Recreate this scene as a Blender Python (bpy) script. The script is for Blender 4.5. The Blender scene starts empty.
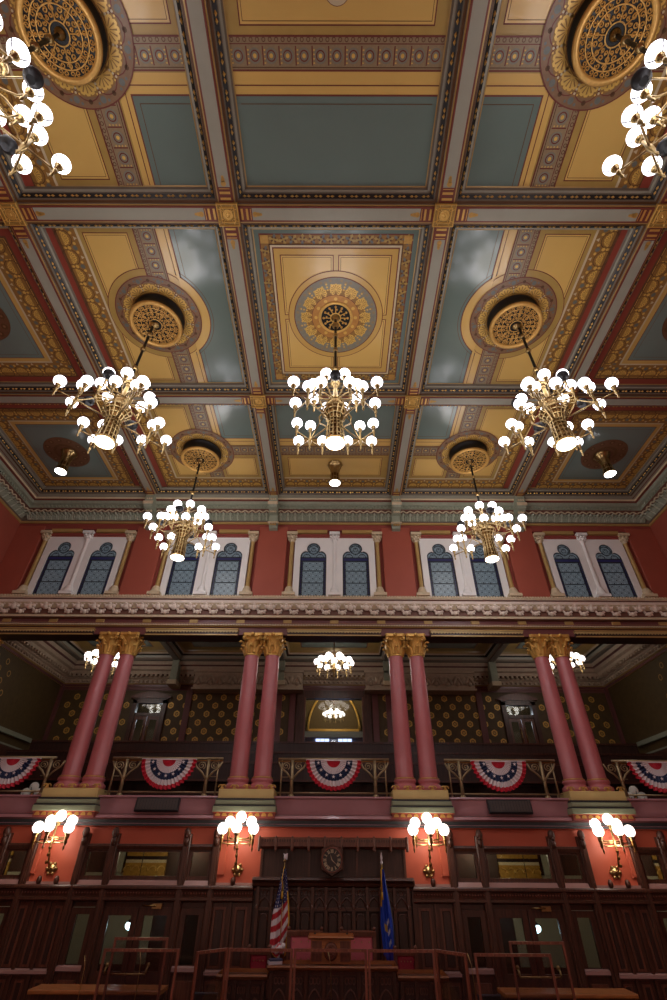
import bpy, math, random
from mathutils import Matrix, Vector
random.seed(7)
C = bpy.context.scene.collection
PI = math.pi
rad = math.radians
S = bpy.context.scene

# ------------------------------------------------------------------ materials
def lin(c):
    r = []
    for v in c:
        v /= 255.0
        r.append(v/12.92 if v <= .04045 else ((v+.055)/1.055)**2.4)
    return r
MATS = {}
def mat(name, col, rough=.55, metal=0., var=.12, scale=3., emit=0., ecol=None, bump=0., bscale=40., spec=.5, coat=0.):
    m = bpy.data.materials.new(name); m.use_nodes = True
    nt = m.node_tree; b = nt.nodes['Principled BSDF']
    b.inputs['Roughness'].default_value = rough
    b.inputs['Metallic'].default_value = metal
    b.inputs['Specular IOR Level'].default_value = spec
    b.inputs['Coat Weight'].default_value = coat
    b.inputs['Coat Roughness'].default_value = .12
    l = lin(col)
    tc = nt.nodes.new('ShaderNodeTexCoord')
    if var > 0:
        n = nt.nodes.new('ShaderNodeTexNoise'); n.inputs['Scale'].default_value = scale
        n.inputs['Detail'].default_value = 5
        nt.links.new(tc.outputs['Object'], n.inputs['Vector'])
        mx = nt.nodes.new('ShaderNodeMix'); mx.data_type = 'RGBA'
        mx.inputs[6].default_value = [v*(1-var) for v in l]+[1]
        mx.inputs[7].default_value = [min(1, v*(1+var)) for v in l]+[1]
        nt.links.new(n.outputs['Fac'], mx.inputs[0])
        nt.links.new(mx.outputs[2], b.inputs['Base Color'])
    else:
        b.inputs['Base Color'].default_value = l+[1]
    if bump > 0:
        n2 = nt.nodes.new('ShaderNodeTexNoise'); n2.inputs['Scale'].default_value = bscale
        nt.links.new(tc.outputs['Object'], n2.inputs['Vector'])
        bp = nt.nodes.new('ShaderNodeBump'); bp.inputs['Strength'].default_value = bump
        bp.inputs['Distance'].default_value = .02
        nt.links.new(n2.outputs['Fac'], bp.inputs['Height'])
        nt.links.new(bp.outputs['Normal'], b.inputs['Normal'])
    if emit > 0:
        b.inputs['Emission Color'].default_value = lin(ecol or col)+[1]
        b.inputs['Emission Strength'].default_value = emit
    MATS[name] = m
    return m

def grain_mat(name, c1, c2, rough=.4, sc=(14, 14, 1.2)):
    m = mat(name, c1, rough, var=0); nt = m.node_tree; b = nt.nodes['Principled BSDF']
    tc = nt.nodes['Texture Coordinate'] if 'Texture Coordinate' in nt.nodes else nt.nodes.new('ShaderNodeTexCoord')
    mp = nt.nodes.new('ShaderNodeMapping'); mp.inputs['Scale'].default_value = sc
    n = nt.nodes.new('ShaderNodeTexNoise'); n.inputs['Scale'].default_value = 2.2; n.inputs['Detail'].default_value = 6
    cr = nt.nodes.new('ShaderNodeValToRGB')
    cr.color_ramp.elements[0].color = lin(c1)+[1]; cr.color_ramp.elements[1].color = lin(c2)+[1]
    cr.color_ramp.elements[0].position = .35; cr.color_ramp.elements[1].position = .68
    nt.links.new(tc.outputs['Object'], mp.inputs['Vector']); nt.links.new(mp.outputs[0], n.inputs['Vector'])
    nt.links.new(n.outputs['Fac'], cr.inputs[0]); nt.links.new(cr.outputs[0], b.inputs['Base Color'])
    return m

# ceiling paints (varnished)
mat('teal', (110, 126, 118), .2, coat=.4, scale=1.5, var=.06)
mat('yellow', (212, 174, 98), .3, coat=.25, scale=1.2, var=.06)
mat('ochre', (198, 160, 86), .32, coat=.25, scale=1.2, var=.06)
mat('olive_gold', (172, 142, 76), .38, var=.15)
mat('band_tan', (144, 124, 94), .4, var=.2, scale=25)
mat('band_dark', (104, 70, 46), .45, var=.25, scale=20)
mat('vine_ground', (146, 106, 52), .45, var=.3, scale=14)
mat('vine_gold', (216, 176, 90), .35, metal=.15, var=.2, scale=12)
mat('vine_blue', (106, 108, 102), .45, var=.2, scale=12)
mat('line_red', (112, 52, 40), .45, var=.1)
mat('panel_red', (140, 64, 50), .38, var=.1, coat=.2)
mat('line_brown', (92, 60, 30), .5, var=.15)
mat('cream', (200, 184, 150), .5, var=.1)
mat('grey', (152, 150, 134), .42, var=.08)
mat('grey_dark', (112, 103, 90), .5, var=.08)
mat('rope_black', (26, 24, 22), .5, var=.2)
mat('ring_mauve', (130, 98, 70), .4, var=.25, scale=12)
mat('ring_orange', (184, 130, 66), .35, metal=.15, var=.2, scale=12)
mat('ring_slate', (128, 124, 108), .4, var=.2, scale=10)
mat('gilt', (222, 178, 96), .3, metal=.5, var=.2, scale=18, bump=.3)
mat('gilt_dull', (200, 156, 84), .42, metal=.4, var=.25, scale=18)
mat('boss_gold', (158, 124, 62), .45, metal=.2, var=.35, scale=30, bump=.5)
# walls and cornices
mat('wall_red', (160, 78, 60), .6, var=.1, scale=1.4)
mat('wall_deep_red', (142, 64, 54), .6, var=.1, scale=1.4)
mat('wall_orange', (192, 92, 66), .5, var=.1, scale=1.6)
mat('purple_red', (176, 128, 134), .28, var=.12, coat=.3)
mat('purple_dark', (112, 66, 64), .35, var=.15)
mat('cornice_green', (146, 152, 132), .55, var=.18, scale=9, bump=.3)
mat('leaf_green', (176, 180, 158), .5, var=.15, scale=9)
mat('cornice_cream', (202, 184, 152), .55, var=.18, scale=9)
mat('cornice_taupe', (220, 204, 188), .55, var=.15, scale=8)
mat('frieze_brown', (112, 74, 60), .6, var=.2)
mat('gold_paint', (178, 146, 88), .45, metal=.2, var=.2)
mat('fringe', (186, 162, 108), .5, metal=.1, var=.2)
mat('plinth_gold', (206, 182, 120), .5, var=.12)
mat('plinth_green', (140, 148, 120), .5, var=.12)
mat('plinth_dark', (48, 52, 54), .5)
mat('white_stone', (232, 230, 226), .6, var=.06)
mat('column_pink', (190, 108, 110), .34, var=.12, scale=2.5, coat=.2)
mat('wallpaper', (84, 66, 36), .6, var=.35, scale=6)
mat('wallpaper_gold', (214, 170, 84), .4, metal=.3, var=.2)
mat('gallery_cornice', (180, 160, 138), .6, var=.2, scale=8)
grain_mat('wood_dark', (64, 38, 29), (92, 55, 41), .36)
grain_mat('wood_mid', (92, 54, 42), (122, 74, 56), .36)
grain_mat('wood_black', (48, 30, 24), (68, 43, 35), .42)
mat('sill_wood_sheen', (176, 140, 134), .25, var=.1, coat=.8)  # sill wood with the varnish's pale reflection put into its colour
grain_mat('wood_warm', (150, 92, 48), (180, 116, 64), .38, (1.5, 14, 14))
grain_mat('wood_frame', (112, 62, 48), (146, 86, 68), .35)
mat('brass', (180, 154, 104), .3, metal=1., var=.12, scale=8)
mat('brass_dark', (120, 88, 48), .35, metal=1., var=.2, scale=8)
mat('iron_black', (16, 15, 15), .45, metal=.2, var=.1)
mat('rail_metal', (160, 142, 108), .35, metal=.6, var=.3, scale=9)
mat('globe', (255, 250, 250), .3, var=0, emit=2.1, ecol=(248, 246, 255))
mat('globe_sconce', (255, 248, 240), .3, var=0, emit=1.5, ecol=(255, 244, 232))
mat('globe_gallery', (255, 248, 240), .3, var=0, emit=1.5, ecol=(255, 244, 240))
mat('globe_unlit_glow', (224, 218, 206), .3, var=.05, emit=.02)  # unlit globe; a faint glow is put into the material
mat('lamp_lens', (255, 255, 255), .3, var=0, emit=4., ecol=(240, 244, 255))
mat('exit_glow', (220, 240, 255), .3, var=0, emit=6., ecol=(200, 235, 255))
mat('speaker_black', (30, 31, 36), .4, var=.2, scale=60)
mat('grille_grey', (74, 66, 62), .5, var=.2, scale=40)
mat('leather_pink', (206, 110, 122), .3, var=.15, coat=.3)
mat('leather_red', (158, 40, 62), .3, var=.15, coat=.3)
mat('flag_red', (178, 34, 48), .6, var=.08)
mat('flag_white', (222, 218, 224), .6, var=.05)
mat('flag_blue', (34, 40, 96), .6, var=.08)
mat('flag_royal', (30, 66, 180), .5, var=.15)
mat('flag_gold', (206, 160, 40), .5, var=.15)
mat('bunt_red', (196, 34, 56), .65, var=.08)
mat('bunt_white', (226, 216, 218), .65, var=.06)
mat('bunt_blue', (44, 56, 92), .65, var=.08)
mat('clock_face', (20, 20, 20), .3, var=.1)
mat('carpet', (96, 50, 46), .9, var=.3, scale=8)
mat('corridor_wall', (170, 168, 150), .7, var=.05, scale=1)
mat('corridor_gold', (176, 132, 54), .5, metal=.2, var=.5, scale=11)
mat('hall_blue', (96, 104, 116), .6, var=.15)
mat('lit_window', (180, 190, 255), .4, var=0, emit=1.6, ecol=(176, 190, 255))
mat('win_lead', (34, 40, 46), .5, var=.1)
mat('win_blue', (34, 36, 84), .3, var=.2, scale=8, emit=.04)
mat('dark_cloth', (26, 28, 44), .7, var=.3)

def glass_mat(name, tint, alpha):
    m = bpy.data.materials.new(name); m.use_nodes = True; nt = m.node_tree
    nt.nodes.clear()
    o = nt.nodes.new('ShaderNodeOutputMaterial'); mx = nt.nodes.new('ShaderNodeMixShader')
    t = nt.nodes.new('ShaderNodeBsdfTransparent'); t.inputs[0].default_value = lin(tint)+[1]
    g = nt.nodes.new('ShaderNodeBsdfGlossy'); g.inputs['Roughness'].default_value = .04
    fr = nt.nodes.new('ShaderNodeFresnel'); fr.inputs[0].default_value = 1.45
    nt.links.new(fr.outputs[0], mx.inputs[0]); nt.links.new(t.outputs[0], mx.inputs[1]); nt.links.new(g.outputs[0], mx.inputs[2])
    nt.links.new(mx.outputs[0], o.inputs[0]); MATS[name] = m
glass_mat('glass', (225, 228, 222), 0)
glass_mat('plexi', (240, 238, 240), 0)

# patterned leaded glass: pale blue-grey quarries with a darker lattice of circles and diamonds
def leaded():
    m = mat('leaded_glass', (150, 168, 184), .3, var=0); nt = m.node_tree; b = nt.nodes['Principled BSDF']
    tc = nt.nodes.get('Texture Coordinate')
    sp = nt.nodes.new('ShaderNodeSeparateXYZ'); nt.links.new(tc.outputs['Object'], sp.inputs[0])
    def mth(op, a, bb=None, v=None):
        n = nt.nodes.new('ShaderNodeMath'); n.operation = op
        nt.links.new(a, n.inputs[0])
        if bb is not None: nt.links.new(bb, n.inputs[1])
        elif v is not None: n.inputs[1].default_value = v
        return n.outputs[0]
    k = 2*PI/.27
    cx = mth('COSINE', mth('MULTIPLY', sp.outputs[0], v=k)); cz = mth('COSINE', mth('MULTIPLY', sp.outputs[2], v=k))
    sm = mth('ABSOLUTE', mth('ADD', cx, cz)); 
    l1 = mth('LESS_THAN', sm, v=.17)
    df = mth('ABSOLUTE', mth('SUBTRACT', mth('ADD', cx, cz), v=1.1))
    l2 = mth('LESS_THAN', df, v=.16)
    l3 = mth('LESS_THAN', mth('ABSOLUTE', mth('ADD', mth('ADD', cx, cz), v=1.1)), v=.16)
    f = mth('MAXIMUM', mth('MAXIMUM', l1, l2), l3)
    mx = nt.nodes.new('ShaderNodeMix'); mx.data_type = 'RGBA'
    mx.inputs[6].default_value = lin((126, 146, 156))+[1]; mx.inputs[7].default_value = lin((54, 66, 76))+[1]
    nt.links.new(f, mx.inputs[0]); nt.links.new(mx.outputs[2], b.inputs['Base Color'])
    nt.links.new(mx.outputs[2], b.inputs['Emission Color']); b.inputs['Emission Strength'].default_value = .04
leaded()

# ------------------------------------------------------------------ mesh builder
class MB:
    def __init__(s):
        s.v = []; s.f = []; s.m = []; s.ms = []; s.T = Matrix.Identity(4); s.sm = []
    def mi(s, m):
        if m not in s.ms: s.ms.append(m)
        return s.ms.index(m)
    def add(s, vs, fs, m, smooth=False):
        o = len(s.v); T = s.T
        s.v += [tuple(T @ Vector(p)) for p in vs]
        i = s.mi(m)
        for f in fs:
            s.f.append([o+k for k in f]); s.m.append(i); s.sm.append(smooth)
        return s
    def box(s, x0, x1, y0, y1, z0, z1, m):
        return s.add([(x0,y0,z0),(x1,y0,z0),(x1,y1,z0),(x0,y1,z0),(x0,y0,z1),(x1,y0,z1),(x1,y1,z1),(x0,y1,z1)],
              [(0,3,2,1),(4,5,6,7),(0,1,5,4),(1,2,6,5),(2,3,7,6),(3,0,4,7)], m)
    def bbox(s, x0, x1, y0, y1, z0, z1, m, b=.015):   # box with chamfered front edges (front = -y)
        s.box(x0, x1, y0+b, y1, z0, z1, m)
        vs = [(x0,y0+b,z0),(x1,y0+b,z0),(x1,y0+b,z1),(x0,y0+b,z1),(x0+b,y0,z0+b),(x1-b,y0,z0+b),(x1-b,y0,z1-b),(x0+b,y0,z1-b)]
        return s.add(vs, [(4,5,6,7),(0,1,5,4),(1,2,6,5),(2,3,7,6),(3,0,4,7)], m)
    def poly(s, pts, m):
        return s.add(pts, [tuple(range(len(pts)))], m)
    def tube(s, pts, r, m, n=6, cap=True):
        pts = [Vector(p) for p in pts]
        rs = r if isinstance(r, (list, tuple)) else [r]*len(pts)
        vs = []; up = Vector((0, 0, 1)); prev = None
        for i, p in enumerate(pts):
            d = (pts[min(i+1, len(pts)-1)]-pts[max(i-1, 0)])
            if d.length < 1e-9: d = Vector((0, 0, 1))
            d.normalize()
            a = prev if prev is not None else (Vector((1, 0, 0)) if abs(d.z) > .9 else up)
            a = (a - d*a.dot(d))
            if a.length < 1e-6: a = Vector((0, 1, 0)) - d*d.y
            a.normalize(); prev = a; b = d.cross(a)
            for k in range(n):
                t = 2*PI*k/n
                vs.append(tuple(p+(a*math.cos(t)+b*math.sin(t))*rs[i]))
        fs = []
        for i in range(len(pts)-1):
            for k in range(n):
                fs.append((i*n+k, i*n+(k+1)%n, (i+1)*n+(k+1)%n, (i+1)*n+k))
        if cap:
            fs.append(tuple(range(n))[::-1]); fs.append(tuple((len(pts)-1)*n+k for k in range(n)))
        return s.add(vs, fs, m, n > 5)
    def lathe(s, prof, m, n=16, c=(0, 0, 0), cap=True, smooth=True):   # prof: (r, z)
        vs = []; fs = []
        for r, z in prof:
            for k in range(n):
                t = 2*PI*k/n; vs.append((c[0]+r*math.cos(t), c[1]+r*math.sin(t), c[2]+z))
        for i in range(len(prof)-1):
            for k in range(n):
                fs.append((i*n+k, i*n+(k+1)%n, (i+1)*n+(k+1)%n, (i+1)*n+k))
        s.add(vs, fs, m, smooth)
        if cap:
            s.add(vs[:n], [tuple(range(n))[::-1]], m); s.add(vs[-n:], [tuple(range(n))], m)
        return s
    def sph(s, c, r, m, n=12, k=8, sc=(1, 1, 1)):
        vs = [(c[0], c[1], c[2]-r*sc[2])]
        for i in range(1, k):
            a = PI*i/k
            for j in range(n):
                t = 2*PI*j/n
                vs.append((c[0]+r*sc[0]*math.sin(a)*math.cos(t), c[1]+r*sc[1]*math.sin(a)*math.sin(t), c[2]-r*sc[2]*math.cos(a)))
        vs.append((c[0], c[1], c[2]+r*sc[2])); L = len(vs)-1; fs = []
        for j in range(n): fs.append((0, 1+(j+1)%n, 1+j)); fs.append((L, L-n+j, L-n+(j+1)%n))
        for i in range(k-2):
            for j in range(n):
                fs.append((1+i*n+j, 1+i*n+(j+1)%n, 1+(i+1)*n+(j+1)%n, 1+(i+1)*n+j))
        return s.add(vs, fs, m, True)
    def loop(s, prof, x0, x1, y0, y1, mats):   # mitred rectangular moulding: prof = [(inset, z)...], mats per strip
        rings = [[(x0+d, y0+d, z), (x1-d, y0+d, z), (x1-d, y1-d, z), (x0+d, y1-d, z)] for d, z in prof]
        for i in range(len(prof)-1):
            for k in range(4):
                s.add([rings[i][k], rings[i][(k+1)%4], rings[i+1][(k+1)%4], rings[i+1][k]], [(0, 1, 2, 3)], mats[i])
        return s
    def sweepx(s, prof, x0, x1, mats):   # moulding running along x: prof=[(y,z)...] 
        for i in range(len(prof)-1):
            (a, b), (c, d) = prof[i], prof[i+1]
            s.add([(x0,a,b),(x1,a,b),(x1,c,d),(x0,c,d)], [(0,1,2,3)], mats[i] if isinstance(mats, list) else mats)
        n = len(prof)
        mm = mats[0] if isinstance(mats, list) else mats
        s.add([(x0, a, b) for a, b in prof], [tuple(range(n))], mm); s.add([(x1, a, b) for a, b in prof], [tuple(range(n))[::-1]], mm)
        return s
    def build(s, name, parent=None, loc=None):
        me = bpy.data.meshes.new(name); me.from_pydata(s.v, [], s.f)
        for m in s.ms: me.materials.append(MATS[m])
        me.polygons.foreach_set('material_index', s.m)
        me.polygons.foreach_set('use_smooth', s.sm)
        me.update()
        o = bpy.data.objects.new(name, me); C.objects.link(o)
        if parent: o.parent = parent
        if loc: o.location = loc
        return o

def struct(o, label=None):
    o['kind'] = 'structure'
    if label: o['label'] = label
    return o
def thing(name, label, cat, loc=(0, 0, 0), rz=0, group=None):
    o = bpy.data.objects.new(name, None); C.objects.link(o); o.location = loc; o.rotation_euler = (0, 0, rz)
    o.empty_display_size = .1
    o['label'] = label; o['category'] = cat
    if group: o['group'] = group
    return o
def tag(o, label, cat, group=None):
    o['label'] = label; o['category'] = cat
    if group: o['group'] = group
    return o
def copy_tree(o, parent=None):
    c = o.copy(); C.objects.link(c); c.parent = parent
    for ch in list(o.children): copy_tree(ch, c)
    return c
def dup(o, label, loc, rz=None, sx=None):
    c = copy_tree(o); c.location = loc; c['label'] = label
    if rz is not None: c.rotation_euler = (0, 0, rz)
    return c
def recenter(o, p):   # move a mesh's origin to p (mesh given in world coordinates)
    o.data.transform(Matrix.Translation(-Vector(p))); o.location = p
    return o

# ------------------------------------------------------------------ key dimensions (metres, floor z = 0, camera at y = 0)
XB, XB2 = 2.52, 7.60             # long beams
YB, YB2 = 4.69, 10.31            # cross beams
XW = 13.1; YW = 16.2; YR = -1.2  # side walls, end wall, rear wall
ZS, ZP = 15.6, 15.95             # beam soffit, coffer panel
YC = 7.5                         # the ceiling is symmetric about this line
SX = XW-.85                      # cornice top line
SY1 = YW-.77; SY0 = 2*YC-SY1
hw = .25

# ------------------------------------------------------------------ painted ceiling panels
class Paint(MB):
    """flat coloured shapes laid on the panel, each layer 2 mm below the last"""
    def __init__(s): super().__init__(); s.z = ZP; s.sx = 1; s.sy = 1; s.ox = 0; s.oy = 0
    def P(s, u, w, L): return (s.sx*(s.ox+u), s.oy+s.sy*w, s.z-.0025*L)
    def pg(s, pts, L, m): s.add([s.P(u, w, L) for u, w in pts], [tuple(range(len(pts)))], m)
    def rect(s, u0, u1, w0, w1, L, m): s.pg([(u0,w0),(u1,w0),(u1,w1),(u0,w1)], L, m)
    def frame(s, u0, u1, w0, w1, t, L, m):
        s.rect(u0,u1,w0,w0+t,L,m); s.rect(u0,u1,w1-t,w1,L,m); s.rect(u0,u0+t,w0+t,w1-t,L,m); s.rect(u1-t,u1,w0+t,w1-t,L,m)
    def disc(s, u, w, r, L, m, n=40, umin=-1e9, umax=1e9):
        s.pg([(min(umax, max(umin, u+r*math.cos(2*PI*k/n))), w+r*math.sin(2*PI*k/n)) for k in range(n)], L, m)
    def ring(s, u, w, r0, r1, L, m, n=48, umin=-1e9):
        for k in range(n):
            a, b = 2*PI*k/n, 2*PI*(k+1)/n
            q = [(u+r*math.cos(t), w+r*math.sin(t)) for r, t in ((r0,a),(r1,a),(r1,b),(r0,b))]
            if min(p[0] for p in q) < umin: continue
            s.pg(q, L, m)
    def fan(s, u, w, r, ang, L, m1, m2, spread=PI, n=7):   # palmette: scalloped half disc of rays
        pts = [(u, w)]
        for k in range(n*4+1):
            t = ang-spread/2+spread*k/(n*4); rr = r*(1 if k % 4 else .88)
            pts.append((u+rr*math.cos(t), w+rr*math.sin(t)))
        s.pg(pts, L, m1)
        for k in range(n):
            t = ang-spread/2+spread*(k+.5)/n; d = spread/n*.16
            s.pg([(u+.22*r*math.cos(t-d), w+.22*r*math.sin(t-d)), (u+.8*r*math.cos(t-d), w+.8*r*math.sin(t-d)),
                  (u+.8*r*math.cos(t+d), w+.8*r*math.sin(t+d)), (u+.22*r*math.cos(t+d), w+.22*r*math.sin(t+d))], L+1, m2)
    def vine(s, a, b, width, L, side):   # palmette border from a to b, 'side' = +-1 normal direction of the fans
        ax, ay = a; bx, by = b; ln = math.hypot(bx-ax, by-ay); n = max(1, round(ln/.46))
        dx, dy = (bx-ax)/ln, (by-ay)/ln; nx, ny = -dy*side, dx*side; h = width/2
        s.pg([(ax-nx*h, ay-ny*h), (bx-nx*h, by-ny*h), (bx+nx*h, by+ny*h), (ax+nx*h, ay+ny*h)], L, 'vine_ground')
        ang = math.atan2(ny, nx); p = ln/n
        for i in range(n):
            cx, cy = ax+dx*p*(i+.5), ay+dy*p*(i+.5)
            s.fan(cx-nx*h*.62, cy-ny*h*.62, p*.36, ang, L+2, 'vine_gold', 'vine_ground')
            s.ring(cx-nx*h*.5, cy-ny*h*.5, p*.41, p*.45, L+1, 'line_brown', 16)
            ex, ey = ax+dx*p*i, ay+dy*p*i
            s.disc(ex+nx*h*.35, ey+ny*h*.35, p*.13, L+2, 'vine_blue', 8)
            s.disc(ex-nx*h*.25, ey-ny*h*.25, p*.10, L+2, 'vine_gold', 8)
            s.disc(ex-nx*h*.65, ey-ny*h*.65, p*.08, L+2, 'vine_gold', 6)
            for q in (-1, 1):
                s.disc(cx+dx*q*p*.27+nx*h*.45, cy+dy*q*p*.27+ny*h*.45, p*.085, L+2, 'vine_gold', 6)
            s.pg([(cx+nx*h*.95, cy+ny*h*.95), (cx+dx*p*.1+nx*h*.6, cy+dy*p*.1+ny*h*.6), (cx-dx*p*.1+nx*h*.6, cy-dy*p*.1+ny*h*.6)], L+2, 'cream')
    def band(s, u0, u1, w0, w1, L, along):   # stencilled diaper band
        s.rect(u0, u1, w0, w1, L, 'band_tan')
        if along == 'w': c0, c1, l0, l1 = u0, u1, w0, w1
        else: c0, c1, l0, l1 = w0, w1, u0, u1
        W = c1-c0
        def R(a, b, c, d, LL, m):
            if along == 'w': s.rect(a, b, c, d, LL, m)
            else: s.rect(c, d, a, b, LL, m)
        R(c0, c0+.03, l0, l1, L+1, 'line_red'); R(c1-.03, c1, l0, l1, L+1, 'line_red')
        R(c0+.1*W, c0+.13*W, l0, l1, L+1, 'line_brown'); R(c1-.25*W, c1-.22*W, l0, l1, L+1, 'line_red')
        mid = c0+W*.44; n = max(1, round((l1-l0)/(W*.62))); p = (l1-l0)/n
        for i in range(n):
            q = l0+p*(i+.5)
            cc = (mid, q) if along == 'w' else (q, mid)
            s.disc(cc[0], cc[1], W*.23, L+1, 'ring_slate', 16); s.ring(cc[0], cc[1], W*.13, W*.17, L+2, 'line_red', 14)
            s.disc(cc[0], cc[1], W*.07, L+2, 'vine_gold', 8)
            R(mid-W*.27, mid+W*.27, l0+p*i-.012, l0+p*i+.012, L+1, 'line_red')
            for k in range(4):
                R(mid-W*.22+W*.12*k, mid-W*.18+W*.12*k, l0+p*i+.02, l0+p*i+.05, L+2, 'vine_gold')
        n2 = max(1, round((l1-l0)/.12))
        for i in range(n2):
            q = l0+(l1-l0)*(i+.5)/n2; cc = (c1-W*.12, q) if along == 'w' else (q, c1-W*.12)
            s.ring(cc[0], cc[1], W*.045, W*.075, L+1, 'band_dark', 8)
    def medallion(s, u, w, L):   # painted ring under the drum
        s.disc(u, w, 1.19, L, 'line_red', 64); s.disc(u, w, 1.165, L+1, 'ring_mauve', 64)
        s.ring(u, w, .66, .98, L+2, 'vine_ground', 48)
        for k in range(12):
            t = 2*PI*k/12
            s.fan(u+.74*math.cos(t), w+.74*math.sin(t), .23, t, L+4, 'vine_gold', 'vine_ground', PI*1.15, 7)
            s.ring(u+.80*math.cos(t), w+.80*math.sin(t), .24, .26, L+3, 'line_red', 18)
            t2 = t+PI/12
            s.disc(u+1.06*math.cos(t2), w+1.06*math.sin(t2), .062, L+3, 'vine_blue', 10)
            s.disc(u+1.06*math.cos(t), w+1.06*math.sin(t), .045, L+3, 'line_brown', 8)
            for j, rr in enumerate((.80, .87, .94)):
                s.disc(u+rr*math.cos(t2), w+rr*math.sin(t2), .024, L+5, 'cream', 6)
            for q in (-1, 1):
                s.disc(u+.95*math.cos(t2+q*.07), w+.95*math.sin(t2+q*.07), .02, L+5, 'vine_gold', 6)
                s.disc(u+1.1*math.cos(t2+q*.1), w+1.1*math.sin(t2+q*.1), .03, L+3, 'vine_blue', 6)
    def inset(s, u0, u1, w0, w1, L):
        s.rect(u0, u1, w0, w1, L, 'yellow'); s.frame(u0, u1, w0, w1, .022, L+1, 'line_red')
        s.frame(u0+.06, u1-.06, w0+.06, w1-.06, .01, L+1, 'line_brown')

pt = Paint()
U0, U1 = XB+.46, XB2-.46      # side bay panel
A0, A1 = YB+.45, YB2-.46      # middle row panel (y)
w_in = YB2+.46-YC; w_out = SY1+.12-YC   # end rows measured from the centre line
# side bays, middle row
for sx in (-1, 1):
    pt.sx = sx; pt.sy = 1; pt.oy = 0; pt.ox = 0
    cx, cy = 5.03, YC
    pt.rect(U0, U1, A0, A1, 0, 'olive_gold')
    pt.rect(U0, 4.15, A0, A1, 1, 'teal')
    pt.rect(4.0, 4.012, A0, A1, 2, 'line_brown')
    pt.rect(4.13, 4.42, A0, A1, 2, 'yellow'); pt.rect(4.12, 4.15, A0, A1, 3, 'line_red'); pt.rect(4.24, 4.255, A0, A1, 3, 'line_red')
    pt.disc(cx, cy, 1.53, 2, 'line_brown', 64); pt.disc(cx, cy, 1.515, 3, 'teal', 64, umax=4.6)
    pt.disc(cx, cy, 1.45, 4, 'line_red', 64); pt.disc(cx, cy, 1.42, 5, 'yellow', 64, umax=5.9)
    pt.rect(4.16, 4.235, A0, A1, 6, 'yellow'); pt.rect(4.26, 4.6, A0, A1, 6, 'yellow')
    pt.rect(5.0, 6.45, A0, A1, 6, 'olive_gold')
    pt.inset(5.17, 6.3, A0+.1, cy-.55, 7); pt.inset(5.17, 6.3, cy+.55, A1-.1, 7)
    pt.disc(cx, cy, 1.38, 9, 'line_red', 64, umin=4.2); pt.disc(cx, cy, 1.36, 10, 'ochre', 64, umin=4.2)
    pt.disc(cx, cy, 1.355, 11, 'olive_gold', 64, umin=4.45); pt.band(4.45, 5.02, A0, A1, 12, 'w')
    pt.medallion(cx, cy, 15)
    pt.rect(6.40, 6.46, A0, A1, 8, 'cream')
    pt.vine((6.70, A0), (6.70, A1), .48, 9, sx*sx)
    pt.rect(6.92, 6.94, A0, A1, 10, 'line_brown'); pt.rect(6.94, U1+.02, A0, A1, 10, 'band_dark')
    pt.rect(7.0, U1+.02, A0, A1, 11, 'panel_red')
# end rows: side bays
for sx in (-1, 1):
    for sy in (-1, 1):
        pt.sx, pt.sy, pt.ox, pt.oy = sx, sy, 0, YC
        cx, cy = 5.03, (5.85 if sy < 0 else 5.6)
        pt.rect(U0, U1, w_in, w_out, 0, 'olive_gold')
        pt.rect(U0, 4.42, w_in, 5.24, 1, 'yellow'); pt.rect(4.28, 4.3, w_in, 5.06, 2, 'line_red'); pt.rect(U0, 4.3, 5.04, 5.06, 2, 'line_red')
        pt.rect(U0, 4.19, w_in, 4.91, 2, 'line_red'); pt.rect(U0, 4.16, w_in, 4.88, 3, 'teal')
        pt.rect(4.03, 4.045, w_in, 4.76, 4, 'line_brown'); pt.rect(U0, 4.04, 4.75, 4.765, 4, 'line_brown')
        pt.inset(5.17, 6.28, w_in+.12, 5.12, 3)
        pt.inset(U0+.1, 4.34, 5.92, 7.0, 3); pt.inset(5.17, 6.28, 5.92, 7.0, 3)
        pt.band(4.45, 5.02, w_in, 5.1, 5, 'w'); pt.band(4.45, 5.02, 5.7, 7.1, 5, 'w')
        pt.band(U0, 4.45, 5.26, 5.78, 5, 'u'); pt.band(5.02, 6.4, 5.26, 5.78, 5, 'u')
        pt.medallion(cx, cy, 12)
        pt.rect(6.40, 6.46, w_in, 7.12, 8, 'cream'); pt.rect(U0, 6.46, 7.1, 7.16, 8, 'cream')
        pt.vine((6.70, w_in), (6.70, 7.42), .48, 9, 1); pt.vine((6.94, 7.42), (U0, 7.42), .50, 13, 1)
        pt.rect(6.94, U1+.02, w_in, w_out, 17, 'panel_red'); pt.rect(U0, U1+.02, 7.68, w_out, 17, 'band_dark'); pt.rect(U0, U1+.02, 7.76, w_out, 18, 'panel_red')
        pt.rect(6.92, 6.95, w_in, 7.7, 18, 'line_brown')
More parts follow.
